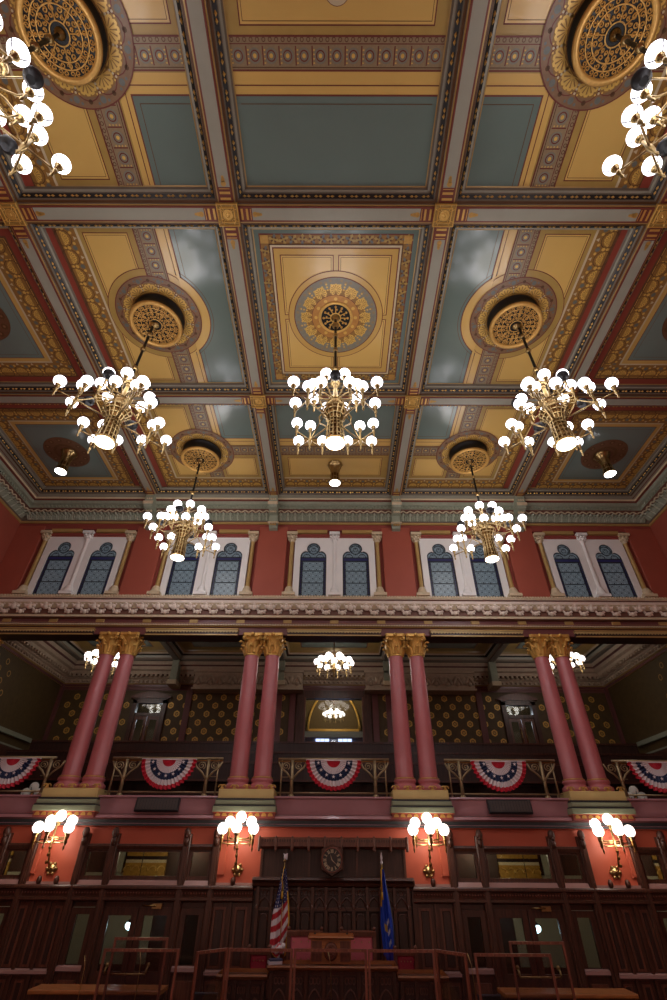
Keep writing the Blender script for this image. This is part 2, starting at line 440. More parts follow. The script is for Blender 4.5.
# centre bay, middle row: nested frames round a big rosette
pt.sx = 1; pt.sy = 1; pt.ox = 0; pt.oy = YC
E0 = XB-.46; EW = YC-A0
pt.rect(-E0, E0, -EW, EW, 0, 'teal')
def nest(u, w, L, m): pt.rect(-u, u, -w, w, L, m)
nest(1.93, 2.24, 1, 'line_red'); nest(1.90, 2.21, 2, 'vine_ground')
nest(1.70, 2.00, 8, 'line_brown'); nest(1.67, 1.97, 9, 'cream'); nest(1.62, 1.92, 10, 'line_red'); nest(1.59, 1.89, 11, 'ochre')
for q in (-1, 1):
    for i in range(16):
        for (a, b) in ((-1.80+.24*i, q*2.105), (q*1.80, -2.1+.28*i)):
            if abs(a) > 1.86 or abs(b) > 2.15: continue
            pt.disc(a, b, .085, 3, 'band_dark', 8); pt.disc(a, b, .035, 4, 'olive_gold', 6)
            for j in range(4):
                e = PI/4+j*PI/2+i; pt.pg([(a, b), (a+.10*math.cos(e-.4), b+.10*math.sin(e-.4)), (a+.14*math.cos(e), b+.14*math.sin(e)), (a+.10*math.cos(e+.4), b+.10*math.sin(e+.4))], 4, 'olive_gold' if (i+j) % 3 else 'vine_blue')
    for r_ in (-1, 1): pt.rect(q*1.80-.1, q*1.80+.1, r_*2.105-.1, r_*2.105+.1, 6, 'gilt_dull')
for a in (-1, 1):
    for b in (-1, 1):
        u0, u1 = sorted((a*.06, a*1.44)); v0, v1 = sorted((b*.06, b*1.74))
        pt.inset(u0, u1, v0, v1, 12)
pt.disc(0, 0, 1.34, 15, 'line_red', 72); pt.disc(0, 0, 1.32, 16, 'ochre', 72)
pt.disc(0, 0, 1.18, 17, 'line_red', 72); pt.disc(0, 0, 1.155, 18, 'ring_slate', 72)
pt.disc(0, 0, .86, 19, 'vine_ground', 60); pt.disc(0, 0, .68, 20, 'line_red', 60); pt.disc(0, 0, .665, 21, 'ring_orange', 60)
pt.disc(0, 0, .47, 22, 'line_red', 48)
for k in range(12):
    t = 2*PI*k/12
    pt.fan(.82*math.cos(t), .82*math.sin(t), .17, t, 20, 'vine_gold', 'vine_ground', 2*PI*.9, 11)
    pt.disc(.56*math.cos(t), .56*math.sin(t), .05, 23, 'vine_gold', 10)
    t2 = t+PI/12
    for rr in (.84, .92, 1.0): pt.disc(rr*math.cos(t2), rr*math.sin(t2), .028, 20, 'vine_gold', 6)
    for rr, dd in ((1.04, .0), (1.08, .12), (1.08, -.12)): pt.disc(rr*math.cos(t2+dd), rr*math.sin(t2+dd), .045, 19, 'band_tan', 8)
    pt.disc(.96*math.cos(t+.13), .96*math.sin(t+.13), .03, 20, 'vine_gold', 6); pt.disc(.96*math.cos(t-.13), .96*math.sin(t-.13), .03, 20, 'vine_gold', 6)
# centre bays, end rows
for sy in (-1, 1):
    pt.sy = sy
    pt.rect(-E0, E0, w_in, w_out, 0, 'yellow'); pt.rect(-E0, E0, 5.04, 5.06, 1, 'line_red')
    pt.rect(-E0, E0, w_in, 4.91, 1, 'line_red'); pt.rect(-E0, E0, w_in, 4.88, 2, 'teal'); pt.rect(-E0+.1, E0-.1, 4.75, 4.765, 3, 'line_brown')
    pt.band(-E0, E0, 5.26, 5.78, 2, 'u')
    pt.rect(-E0, E0, 5.78, 7.1, 1, 'olive_gold'); pt.inset(-1.82, 1.82, 5.9, 6.98, 2)
    pt.rect(-E0, E0, 7.1, 7.16, 3, 'cream'); pt.vine((E0, 7.42), (-E0, 7.42), .50, 3, 1)
    pt.rect(-E0, E0, 7.68, w_out, 8, 'band_dark'); pt.rect(-E0, E0, 7.76, w_out, 9, 'panel_red')
    pt.disc(0, 6.4, .25, 5, 'line_red', 24); pt.disc(0, 6.4, .24, 6, 'cream', 24); pt.disc(0, 6.4, .12, 7, 'olive_gold', 16)
# outer bays
O0, O1 = XB2+.46, SX+.1
def outer(sx, w0, w1):
    pt.sx = sx; pt.sy = 1; pt.oy = 0; pt.ox = 0
    pt.rect(O0, O1, w0, w1, 0, 'panel_red')
    pt.rect(O0+.2, O1-.2, w0+.2, w1-.2, 1, 'band_dark'); pt.frame(O0+.26, O1-.26, w0+.26, w1-.26, .015, 2, 'vine_gold')
    a, b, c, d = O0+.3, O1-.3, w0+.3, w1-.3; h = .23
    pt.rect(a, b, c, d, 3, 'vine_ground')
    pt.vine((a+h, d), (a+h, c), .46, 4, 1); pt.vine((b-h, c), (b-h, d), .46, 4, 1)
    pt.vine((b, c+h), (a, c+h), .46, 8, -1); pt.vine((a, d-h), (b, d-h), .46, 8, -1)
    pt.rect(a+.46, b-.46, c+.46, d-.46, 12, 'cream'); pt.rect(a+.51, b-.51, c+.51, d-.51, 13, 'ochre')
    pt.rect(a+.63, b-.63, c+.63, d-.63, 14, 'line_red'); pt.rect(a+.65, b-.65, c+.65, d-.65, 15, 'teal')
    pt.frame(a+.75, b-.75, c+.75, d-.75, .012, 16, 'line_brown')
    mx, my = (a+b)/2, (c+d)/2
    pt.disc(mx, my, .82, 16, 'line_brown', 40); pt.disc(mx, my, .80, 17, 'band_dark', 40)
    for k in range(12):
        t = 2*PI*k/12; pt.disc(mx+.66*math.cos(t), my+.66*math.sin(t), .1, 18, 'line_brown', 10); pt.disc(mx+.66*math.cos(t), my+.66*math.sin(t), .04, 19, 'ring_mauve', 8)
    pt.disc(mx, my, .46, 18, 'line_brown', 24); pt.disc(mx, my, .36, 19, 'band_dark', 24)
    return mx, my
for sx in (-1, 1):
    outer(sx, A0, A1)
    OUT = outer(sx, YB2+.46, SY1+.12); outer(sx, SY0-.12, YB-.46)

# coffer mouldings, soffits, ropes, bosses (all in the ceiling mesh)
pt.T = Matrix.Identity(4)
xs = [-SX, -XB2, -XB, XB, XB2, SX]; ys = [SY0, YB, YB2, SY1]
prof_full = [(.13, ZS), (.165, ZS+.002), (.17, ZS+.03), (.20, ZS+.035), (.205, ZS+.08), (.26, ZS+.09), (.28, ZS+.14), (.36, ZS+.20), (.37, ZS+.25), (.42, ZS+.26), (.45, ZS+.33), (.475, ZS+.34)]
pm = ['line_red', 'line_red', 'gold_paint', 'grey_dark', 'line_brown', 'grey_dark', 'rope_black', 'grey_dark', 'grey', 'grey_dark', 'gold_paint']
for i in range(5):
    for j in range(3):
        x0, x1, y0, y1 = xs[i], xs[i+1], ys[j], ys[j+1]
        # edges that lie on the cornice line start further in: shift so all frames use same profile
        if i == 0: x0 -= .22
        if i == 4: x1 += .22
        if j == 0: y0 -= .22
        if j == 2: y1 += .22
        pt.loop(prof_full, x0, x1, y0, y1, pm)
        # gilded beads in the black rope
        d = .32; z = ZS+.165
        for (ax, ay, bx, by) in ((x0+d,y0+d,x1-d,y0+d),(x0+d,y1-d,x1-d,y1-d),(x0+d,y0+d,x0+d,y1-d),(x1-d,y0+d,x1-d,y1-d)):
            ln = math.hypot(bx-ax, by-ay); n = round(ln/.27)
            for k in range(n):
                t = (k+.5)/n; cx, cy = ax+(bx-ax)*t, ay+(by-ay)*t
                hx, hy = (.048, .032) if abs(by-ay) < .01 else (.032, .048)
                ox, oy = (.05, 0) if abs(by-ay) < .01 else (0, .05)
                for q in (-1, 1):
                    a, b = cx+q*ox, cy+q*oy
                    pt.add([(a-hx,b,z),(a,b-hy,z),(a+hx,b,z),(a,b+hy,z),(a,b,z-.04)], [(0,1,4),(1,2,4),(2,3,4),(3,0,4)], 'gilt')
# flat soffit strips between bosses
def strip(x0, x1, y0, y1, horiz):
    a = .13
    if horiz: pt.add([(x0,y0-a,ZS),(x1,y0-a,ZS),(x1,y0+a,ZS),(x0,y0+a,ZS)], [(0,1,2,3)], 'grey')
    else: pt.add([(x0-a,y0,ZS),(x0+a,y0,ZS),(x0+a,y1,ZS),(x0-a,y1,ZS)], [(0,1,2,3)], 'grey')
def ends(cx, cy, dx, dy):   # gold stripes and palmette on the soffit next to a boss
    nx, ny = -dy, dx
    def Q(a, b, h, L, m):
        z = ZS-.003*L
        pt.add([(cx+dx*a+nx*h, cy+dy*a+ny*h, z), (cx+dx*b+nx*h, cy+dy*b+ny*h, z), (cx+dx*b-nx*h, cy+dy*b-ny*h, z), (cx+dx*a-nx*h, cy+dy*a-ny*h, z)], [(0,1,2,3)], m)
    Q(.25, .56, .13, 1, 'line_red')
    Q(.30, .35, .12, 2, 'gilt'); Q(.42, .47, .12, 2, 'gilt'); Q(.52, .535, .12, 2, 'gilt')
    for k in range(3):
        z = ZS-.009; r = (.05, .038, .026)[k]; o = (.63, .70, .76)[k]
        pt.add([(cx+dx*o+r*math.cos(2*PI*i/10)*1.2, cy+dy*o+r*math.sin(2*PI*i/10)*1.2, z) for i in range(10)], [tuple(range(10))], 'gilt_dull')
def boss(cx, cy):
    b = MB()
    h = .25
    pt.box(cx-h, cx+h, cy-h, cy+h, ZS-.05, ZS+.02, 'boss_gold')
    z = ZS-.05
    for r0, r1 in ((h, h-.03), (h-.08, h-.10)):
        pt.loop([(0, z), (.01, z-.02), (.025, z-.02), (.03, z)], cx-r0, cx+r0, cy-r0, cy+r0, ['gilt']*3)
    pt.lathe([(.0, z-.03), (.025, z-.025), (.035, z-.004), (.05, z-.004), (.06, z-.016), (.075, z-.004), (.1, z-.002), (.11, z-.014), (.12, z)], 'gilt', 16, (cx, cy, 0), cap=False)
    for k in range(4):
        t = PI/4+PI/2*k
        for q in (-1, 1):
            pt.tube([(cx+(.12+.05*i)*math.cos(t+q*(.1+.05*i)), cy+(.12+.05*i)*math.sin(t+q*(.1+.05*i)), z-.005) for i in range(4)], .008, 'gilt', 4)
    for k in range(8):
        t = 2*PI*(k+.5)/8; r = .165 if k % 2 == 0 else .165
        pt.sph((cx+r*math.cos(t), cy+r*math.sin(t), z-.0), .016, 'gilt', 6, 4)
for X in (-XB2, -XB, XB, XB2): strip(X, X, SY0, SY1, False)
for Y in (YB, YB2): strip(-SX, SX, Y, Y, True)
# crossings: fill the little corner squares left between soffit strips and close the beams with bosses
for X in (-XB2, -XB, XB, XB2):
    for Y in (YB, YB2):
        boss(X, Y)
        for dx, dy in ((1,0),(-1,0),(0,1),(0,-1)): ends(X, Y, dx, dy)
    ends(X, SY1+.2, 0, -1)
for Y in (YB, YB2): ends(-SX-.2, Y, 1, 0); ends(SX+.2, Y, -1, 0)
# plaster above, to close everything
pt.box(-XW-.3, XW+.3, YR-.5, YW+.6, ZP+.03, ZP+.3, 'grey_dark')
struct(pt.build('ceiling'), 'coffered ceiling painted in gold, teal and red')

# ------------------------------------------------------------------ cornice round the room under the ceiling
def cornice(mb, x0, x1, y0, y1):
    # insets measured from the wall face
    pr_ = [(0,14.72),(.05,14.73),(.06,14.80),(.05,14.83),(.10,14.87),(.22,15.10),(.26,15.12),(.28,15.20),(.40,15.24),(.42,15.34),(.55,15.38),(.57,15.50),(.66,15.53),(.68,15.60),(.90,15.605)]
    ms_ = ['gold_paint','gold_paint','frieze_brown','grey_dark','grey_dark','cornice_green','frieze_brown','frieze_brown','cornice_green','cornice_green','cornice_green','line_red','cream','grey']
    mb.loop(pr_, x0, x1, y0, y1, ms_)
    for (ax, ay, bx, by, nx, ny) in ((x0, y1, x1, y1, 0, -1), (x0, y0, x0, y1, 1, 0), (x1, y0, x1, y1, -1, 0)):
        ln = math.hypot(bx-ax, by-ay); dx, dy = (bx-ax)/ln, (by-ay)/ln
        ang = math.atan2(dy, dx)
        n = round((ln-.5)/.30)
        for k in range(n):
            t = .25+(ln-.5)*(k+.5)/n; px, py = ax+dx*t, ay+dy*t
            def at(o, z): return (px+nx*o, py+ny*o, z)
            # acanthus leaf leaning out
            w = .13
            for (sh, sc_, mm) in ((0, 1., 'leaf_green'), (-.075, .62, 'cornice_green'), (.075, .62, 'cornice_green'), (.15, .85, 'cornice_green')):
                L = []
                for (o, z, ww) in ((.09, 14.84, .035), (.15, 14.92, .075), (.20, 14.97, .05), (.235, 15.02, .07), (.29, 15.07, .04), (.36, 15.05+.03*sc_, .02)):
                    a = at(o*(.85+.15*sc_), 14.84+(z-14.84)*sc_); a = (a[0]+dx*sh, a[1]+dy*sh, a[2]); ww *= .6+.4*sc_
                    L += [(a[0]-dx*ww, a[1]-dy*ww, a[2]+.02), (a[0]+nx*.03, a[1]+ny*.03, a[2]-.02), (a[0]+dx*ww, a[1]+dy*ww, a[2]+.02)]
                mb.add(L, [(3*i+j, 3*i+j+1, 3*i+j+4, 3*i+j+3) for i in range(5) for j in range(2)], mm, False)
            q = []
            for i in range(9):
                a = i/8; z = 15.125+.075*(1-math.cos(a*2*PI))*.5*1.2; c_ = at(.31, z); q.append((c_[0]+dx*(a-.5)*.31, c_[1]+dy*(a-.5)*.31, c_[2]))
            mb.tube(q, .03, 'cornice_cream', 5)
        n = round((ln-1.6)/.15)
        for k in range(n):   # dentils
            t = .8+(ln-1.6)*(k+.5)/n; px, py = ax+dx*t, ay+dy*t
            a = (px+nx*.44, py+ny*.44)
            hx, hy = (abs(dx)*.04+abs(nx)*.035, abs(dy)*.04+abs(ny)*.035)
            mb.box(a[0]-hx, a[0]+hx, a[1]-hy, a[1]+hy, 15.25, 15.34, 'cornice_green')
mb = MB(); cornice(mb, -XW, XW, YR, YW)
struct(mb.build('trim_1'), 'grey-green leaf cornice under the ceiling')
# brackets under the long beams
for i, X in enumerate((-XB2, -XB, XB, XB2)):
    mb = MB()
    mb.sweepx([(-.88,.95),(-.9,.86),(-.88,.5),(-.84,.38),(-.34,.30),(0,.30),(0,.95)], -.17, .17, 'cornice_green')
    mb.sweepx([(-.34,.31),(-.33,.0),(-.28,-.12),(-.18,-.22),(0,-.24),(0,.31)], -.17, .17, 'cornice_green')
    mb.sweepx([(-.9,.62),(-.94,.58),(-.94,.5),(-.9,.46)], -.2, .2, 'cornice_cream')
    mb.sweepx([(-.3,-.0),(-.38,-.02),(-.38,-.06),(-.3,-.08)], -.22, .22, 'cornice_cream')
    for k in (-1, 0, 1):
        mb.sph((k*.09, -.88, .73), .045, 'cornice_cream', 8, 6); mb.sph((k*.09, -.34, -.14), .05, 'gold_paint', 8, 6)
        mb.sph((k*.09, -.62, .3), .05, 'cornice_cream', 8, 6)
    o = mb.build('trim_%d' % (2+i)); o.location = (X, YW, 14.65); struct(o, 'carved bracket under a ceiling beam')

# ------------------------------------------------------------------ upper end wall with window recesses
mb = MB()
mb.box(-XW, XW, YW+.17, YW+.45, 11.3, ZP, 'wall_deep_red')
groups = [-10.05, -5.03, 0, 5.03, 10.05]
edges = [-XW]+[v for g in groups for v in (g-1.93, g+1.93)]+[XW]
for i in range(0, len(edges), 2):
    mb.bbox(edges[i], edges[i+1], YW, YW+.2, 11.3, 14.6, 'wall_red', .02)
mb.box(-XW, XW, YW+.02, YW+.2, 14.45, ZP, 'wall_deep_red')
mb.box(-XW, XW, YW-.02, YW+.10, 11.30, 11.44, 'wall_deep_red')
struct(mb.build('wall_back'), 'red upper end wall')

def trefoil(hwid=.52, z0=11.42, n=8):
    P = [(-hwid, z0), (-hwid, 12.4), (-hwid, 13.2)]
    cx, cz, r = -.26, 13.24, .26
    for k in range(1, 6): t = PI-k*(PI*.44)/5; P.append((cx+r*math.cos(t), cz+r*math.sin(t)))
    cx, cz, r = 0, 13.60, .27
    for k in range(0, n*2+1): t = PI*1.17-k*(PI*1.34)/(n*2); P.append((r*math.cos(t), cz+r*math.sin(t)))
    R = [(-x, z) for x, z in P[:8]][::-1]
    return P+R
def colonette(parent, x, m_sh, m_cap, pier=False):
    c = MB(); c.lathe([(.085, 11.84), (.095, 11.9), (.08, 11.95), (.075, 13.85), (.09, 13.88)], m_sh, 14, (x, YW+.06, 0))
    o = c.build('colonette', parent)
    k = MB()
    k.lathe([(.08, 13.86), (.09, 13.9), (.11, 14.0), (.17, 14.12)], m_cap, 14, (x, YW+.06, 0))
    for i in range(8):
        t = 2*PI*i/8
        k.sph((x+.13*math.cos(t), YW+.06+.13*math.sin(t), 14.02), .045, m_cap, 6, 5); k.sph((x+.17*math.cos(t+.4), YW+.06+.17*math.sin(t+.4), 14.13), .05, m_cap, 6, 5)
    k.box(x-.21, x+.21, YW-.15, YW+.17, 14.18, 14.30, m_cap); k.build('capital', o)
    b = MB(); b.lathe([(.2, 11.58), (.2, 11.65), (.15, 11.70), (.16, 11.75), (.11, 11.86)], m_cap, 16, (x, YW+.03, 0)); b.box(x-.24, x+.24, YW-.16, YW+.17, 11.48, 11.59, m_cap)
    b.build('base', o)
for gi, g in enumerate(groups):
    root = MB()
    root.box(g-.8-.8, g+1.6, YW+.155, YW+.168, 11.42, 14.12, 'white_stone')
    t = root
    inner = trefoil(); n = len(inner)
    for sx in (-1, 1):
        c = g+sx*.84
        x0, x1, z0, z1 = (g, c+.76, 11.42, 14.10) if sx > 0 else (c-.76, g, 11.42, 14.10)
        per = [((x0, z0)), ((x0, z1)), ((x1, z1)), ((x1, z0))]
        tot = (z1-z0)*2+(x1-x0); out = []
        # matched samples on the outer path
        ln = [0]
        for i in range(1, n): ln.append(ln[-1]+math.hypot(inner[i][0]-inner[i-1][0], inner[i][1]-inner[i-1][1]))
        for i in range(n):
            px, pz = inner[i]
            if pz < 13.25: q = (x0 if px < 0 else x1, pz)
            else:
                dx, dz = px, pz-13.0; k = min(((x1-c) if dx > 0 else (c-x0))/abs(dx) if abs(dx) > 1e-6 else 1e9, (z1-13.0)/dz); q = (c+dx*k, 13.0+dz*k)
            out.append(q)
        for i in range(n-1):
            a, b = inner[i], inner[i+1]; p, q = out[i], out[i+1]
            t.add([(c+a[0], YW+.05, a[1]), (c+b[0], YW+.05, b[1]), (q[0], YW+.05, q[1]), (p[0], YW+.05, p[1])], [(0,1,2,3)], 'white_stone')
            t.add([(c+a[0], YW+.05, a[1]), (c+b[0], YW+.05, b[1]), (c+b[0], YW+.15, b[1]), (c+a[0], YW+.15, a[1])], [(0,1,2,3)], 'white_stone')
            # corners
            if abs(p[0]-q[0]) > 1e-4 and abs(p[1]-q[1]) > 1e-4:
                cor = (x0 if a[0] < 0 else x1, z1)
                t.add([(p[0], YW+.05, p[1]), (q[0], YW+.05, q[1]), (cor[0], YW+.05, cor[1])], [(0,1,2)], 'white_stone')
    for xx in (g-1.6, g+1.6): t.box(min(xx, xx), xx+.001, YW+.05, YW+.17, 11.53, 14.1, 'white_stone')
    t.sweepx([(YW+.17,14.1),(YW+.05,14.1),(YW+.03,14.14),(YW-.02,14.16),(YW-.02,14.24),(YW+.17,14.26)], g-1.6, g+1.6, 'wall_deep_red')
    w = t.build('window_%d' % (gi+1))
    struct(w, 'pair of trefoil-headed leaded windows in a white surround')
    l = MB(); 
    for sx in (-1, 1): l.box(g+sx*.92-.62, g+sx*.92+.62, YW-.1, YW+.12, 14.26, 14.40, 'gold_paint')
    l.build('lintel', w)
    colonette(w, g-1.72, 'gold_paint', 'cornice_cream'); colonette(w, g+1.72, 'gold_paint', 'cornice_cream'); colonette(w, g, 'white_stone', 'white_stone')
    for sx in (-1, 1):
        c = g+sx*.84
        p = MB(); p.add([(x, YW+.13, z) for x, z in trefoil()], [tuple(range(n))], 'leaded_glass')
        po = p.build('glass_pane', w, (c, 0, 0))
        b = MB(); y0, y1 = YW+.105, YW+.128
        P = trefoil()
        b.tube([(x*.975, YW+.118, z) for x, z in P], .028, 'win_lead', 5)
        b.box(-.5, .5, y0, y1, 13.08, 13.18, 'win_blue'); b.box(-.5, .5, y0, y1, 13.18, 13.23, 'win_lead'); b.box(-.5, .5, y0, y1, 13.03, 13.08, 'win_lead')
        b.box(-.5, .5, y0, y1, 11.42, 11.56, 'win_lead')
        for q in (-1, 1):
            a_, b_ = sorted((q*.52, q*.40)); b.box(a_, b_, y0, y1, 11.6, 13.05, 'win_lead')
            for k in range(12): b.box(q*.455-.02, q*.455+.02, y0-.006, y0, 11.66+k*.116, 11.73+k*.116, 'win_blue')
        for k in range(8): b.box(-.44+.11*k+.02, -.44+.11*k+.08, y0-.006, y0, 11.54, 11.59, 'vine_blue')
        for z in (12.1, 12.62): b.box(-.38, .38, y0, y1, z-.012, z+.012, 'win_lead')
        b.tube([(.2*math.cos(2*PI*k/20), YW+.118, 13.58+.2*math.sin(2*PI*k/20)) for k in range(21)], .018, 'win_lead', 5)
        b.tube([(.09*math.cos(2*PI*k/12), YW+.118, 13.58+.09*math.sin(2*PI*k/12)) for k in range(13)], .012, 'win_lead', 5)
        for q in (-1, 1): b.tube([(q*(.26+.14*math.cos(PI*k/8)), YW+.118, 13.24+.14*math.sin(PI*k/8)) for k in range(9)], .014, 'win_lead', 5)
        b.build('lead_tracery', po, None)

# ------------------------------------------------------------------ main entablature over the gallery columns
mb = MB()
Z = lambda *a: a
prof = [(YW+.1,11.42),(YW-.42,11.36),(YW-.45,11.34),(YW-.45,11.26),(YW-.41,11.25),(YW-.37,11.22),(YW-.36,11.12),(YW-.22,10.95),(YW-.2,10.72),(YW-.28,10.66),(YW-.28,10.60),(YW-.10,10.57),(YW-.10,10.42),(YW-.14,10.40),(YW-.16,10.34),(YW-.12,10.30),(YW-.06,10.28),(YW-.06,10.05),(YW-.04,10.03),(YW+.5,10.03),(YW+.5,11.42)]
pmm = ['cornice_cream','cornice_cream','cornice_cream','cornice_taupe','frieze_brown','cornice_taupe','cornice_cream','frieze_brown','cornice_cream','cornice_cream','frieze_brown','purple_dark','gold_paint','gold_paint','gold_paint','purple_dark','purple_dark','purple_dark','wood_black','purple_dark']
mb.sweepx(prof, -XW, XW, pmm)
n = 46
for k in range(-n//2, n//2+1):     # leaf ornament of the frieze
    x = k*.58
    if abs(x) > XW-.25: continue
    for (dx, dz, r, sy) in ((0,-.01,.12,.7),(0,.12,.085,.8),(-.13,.02,.08,.8),(.13,.02,.08,.8),(-.09,.13,.06,.8),(.09,.13,.06,.8),(.21,.1,.05,.8),(-.21,.1,.05,.8),(.28,.14,.05,.8)):
        mb.sph((x+dx, YW-.30, 10.98+dz), r, 'cornice_taupe', 8, 5, (1, sy, .9))
    # S-scroll between palmettes
    mb.tube([(x+.12+.32*t, YW-.27, 10.90-.10*math.sin(t*PI)+.02*math.cos(t*9)) for t in [i/6 for i in range(7)]], .045, 'cornice_taupe', 5)
    mb.sph((x+.28, YW-.26, 10.80), .085, 'cornice_taupe', 8, 5); mb.sph((x+.17, YW-.26, 10.78), .04, 'cornice_taupe', 6, 4); mb.sph((x+.39, YW-.26, 10.78), .04, 'cornice_taupe', 6, 4)
for k in range(-130, 131):
    x = k*.1
    if abs(x) > XW-.1: continue
    mb.box(x-.03, x+.03, YW-.475, YW-.45, 11.29, 11.37, 'cornice_cream')
for k in range(-8, 9):
    x = k*1.68
    if abs(x) < XW: mb.bbox(x-.15, x+.15, YW-.15, YW-.09, 10.43, 10.57, 'gold_paint')
for k in range(-220, 221):
    x = k*.058
    if abs(x) < XW: mb.box(x-.016, x+.016, YW-.185, YW-.15, 10.33, 10.39, 'cream')
struct(mb.build('trim_6'), 'carved ledge and architrave above the gallery columns')
bays = [(-12.1, -8.5), (-6.65, -3.4), (-1.65, 1.65), (3.4, 6.65), (8.5, 12.1)]
for i, (a, b) in enumerate(bays):
    mb = MB()
    mb.box(a, b, YW-.17, YW-.0, 10.12, 10.2, 'fringe'); mb.box(a-.02, b+.02, YW-.2, YW, 10.18, 10.22, 'gold_paint')
    mb.box(a, b, YW-.14, YW+.5, 9.99, 10.12, 'wood_black'); mb.box(a, b, YW-.18, YW-.13, 9.98, 10.02, 'gold_paint')
    n = round((b-a)/.11)
    for k in range(n):
        x = a+(b-a)*(k+.5)/n
        mb.add([(x-.05,YW-.18,10.14),(x+.05,YW-.18,10.14),(x+.035,YW-.18,10.10),(x,YW-.18,10.075),(x-.035,YW-.18,10.10)], [(0,1,2,3,4)], 'fringe')
    struct(mb.build('trim_%d' % (7+i)), 'scalloped gilt edging under the architrave')

# ------------------------------------------------------------------ columns
def leafy_capital(mb, r, z0, z1, m):
    h = z1-z0
    mb.lathe([(r*1.08, z0), (r*1.12, z0+.03), (r*1.0, z0+.05), (r*1.02, z0+h*.45), (r*1.2, z0+h*.8), (r*1.45, z0+h*.87)], m, 20)
    def leaf(t, zb, hh, w, out):
        L = []
        for (f, o, ww) in ((0,.0,.7),(.35,.03,1.),(.7,.07,.95),(.92,out*.8,.7),(1.0,out*1.1,.45),(.86,out*1.4,.15)):
            rr = r*1.04+o; zz = zb+hh*f
            for q, b in ((-1,-.01),(-.45,.018),(0,.03),(.45,.018),(1,-.01)):
                a = t+q*w*ww/rr
                L.append(((rr+b)*math.cos(a), (rr+b)*math.sin(a), zz))
        mb.add(L, [(5*i+j, 5*i+j+1, 5*i+j+6, 5*i+j+5) for i in range(5) for j in range(4)], m, True)
        tip = r*1.04+out*.98
        mb.sph((tip*1.05*math.cos(t), tip*1.05*math.sin(t), zb+hh*.92), .05, m, 6, 4)
    for k in range(8): leaf(2*PI*k/8, z0+.04, h*.36, .085, .13)
    for k in range(8): leaf(2*PI*(k+.5)/8, z0+.08, h*.60, .085, .17)
    for k in range(4):     # volutes
        t = PI/4+k*PI/2; c = Vector((math.cos(t), math.sin(t), 0)); sd = Vector((-math.sin(t), math.cos(t), 0))
        for q in (-1, 1):
            pts = []
            for i in range(15):
                a = i/14; ang = PI*.6-a*PI*2.6; rr = .085*(1-a*.72)
                pts.append(tuple(c*(r*1.42+rr*math.cos(ang))+sd*(q*.035)+Vector((0, 0, z0+h*.78+rr*math.sin(ang)))))
            mb.tube(pts, .024, m, 5)
        for q in (-1, 1):
            pts = [tuple(Vector((math.cos(t-q*.62*(1-a)), math.sin(t-q*.62*(1-a)), 0))*(r*(1.1+.33*a))+Vector((0, 0, z0+h*(.55+.28*a)))) for a in [i/5 for i in range(6)]]
            mb.tube(pts, .024, m, 5)
        t2 = k*PI/2; mb.sph((r*1.42*math.cos(t2), r*1.42*math.sin(t2), z0+h*.93), .07, m, 8, 6)
    # abacus with concave sides
    P = []
    for k in range(4):
        t = PI/4+k*PI/2
        for q in (-.13, .13): P.append(((r*1.78)*math.cos(t+q*.7), (r*1.78)*math.sin(t+q*.7)))
        t2 = (k+1)*PI/2; P.append((r*1.3*math.cos(t2), r*1.3*math.sin(t2)))
    nn = len(P)
    mb.add([(x, y, z0+h*.88) for x, y in P]+[(x*1.04, y*1.04, z1) for x, y in P], [tuple(range(nn))[::-1], tuple(range(nn, 2*nn))]+[(i, (i+1)%nn, nn+(i+1)%nn, nn+i) for i in range(nn)], m)
CZ0 = 5.32
def make_column(label):
    t = thing('column', label, 'column', (0, 0, 5.32), 0, 'pink gallery columns')
    s = MB(); s.lathe([(.275, .32), (.285, .36), (.27, .4), (.268, 1.5), (.255, 2.8), (.24, 3.98), (.24, 4.02)], 'column_pink', 32); s.build('shaft', t)
    b = MB(); b.lathe([(.36, 0), (.385, .05), (.385, .12), (.33, .16), (.30, .2), (.335, .24), (.335, .29), (.285, .33)], 'column_pink', 32)
    b.lathe([(.30, .305), (.318, .32), (.318, .335), (.29, .35)], 'gilt_dull', 32)
    b.build('base', t)
    c = MB(); leafy_capital(c, .25, 4.0, 4.75, 'gilt'); c.build('capital', t)
    return t
col_x = [(-7.95, 'outer pair on the left, nearer the side wall'), (-7.23, 'outer pair on the left, nearer the middle'), (-2.87, 'pair left of the centre bay, farther from the middle'), (-2.15, 'pair left of the centre bay, nearer the middle'),
         (2.15, 'pair right of the centre bay, nearer the middle'), (2.87, 'pair right of the centre bay, farther from the middle'), (7.23, 'outer pair on the right, nearer the middle'), (7.95, 'outer pair on the right, nearer the side wall')]
c0 = None
for x, d in col_x:
    lb = 'pink column with gilded capital, ' + d
    if c0 is None: c0 = make_column(lb); c0.location = (x, YW+.22, 5.32)
    else: dup(c0, lb, (x, YW+.22, 5.32))
# pilasters at the gallery's side walls
for sx, w in ((-1, 'left'), (1, 'right')):
    t = thing('pilaster', 'gilt-capped wall pilaster at the far %s end of the gallery' % w, 'pilaster', (sx*12.35, YW+.22, 4.92), 0, 'end pilasters of the gallery')
    s = MB(); s.lathe([(.27, .1), (.27, 1), (.24, 4.5)], 'column_pink', 24); s.lathe([(.36, 0), (.38, .1), (.3, .2)], 'column_pink', 24); s.build('shaft', t)
    c = MB(); leafy_capital(c, .25, 4.52, 5.11, 'gilt'); c.build('capital', t)
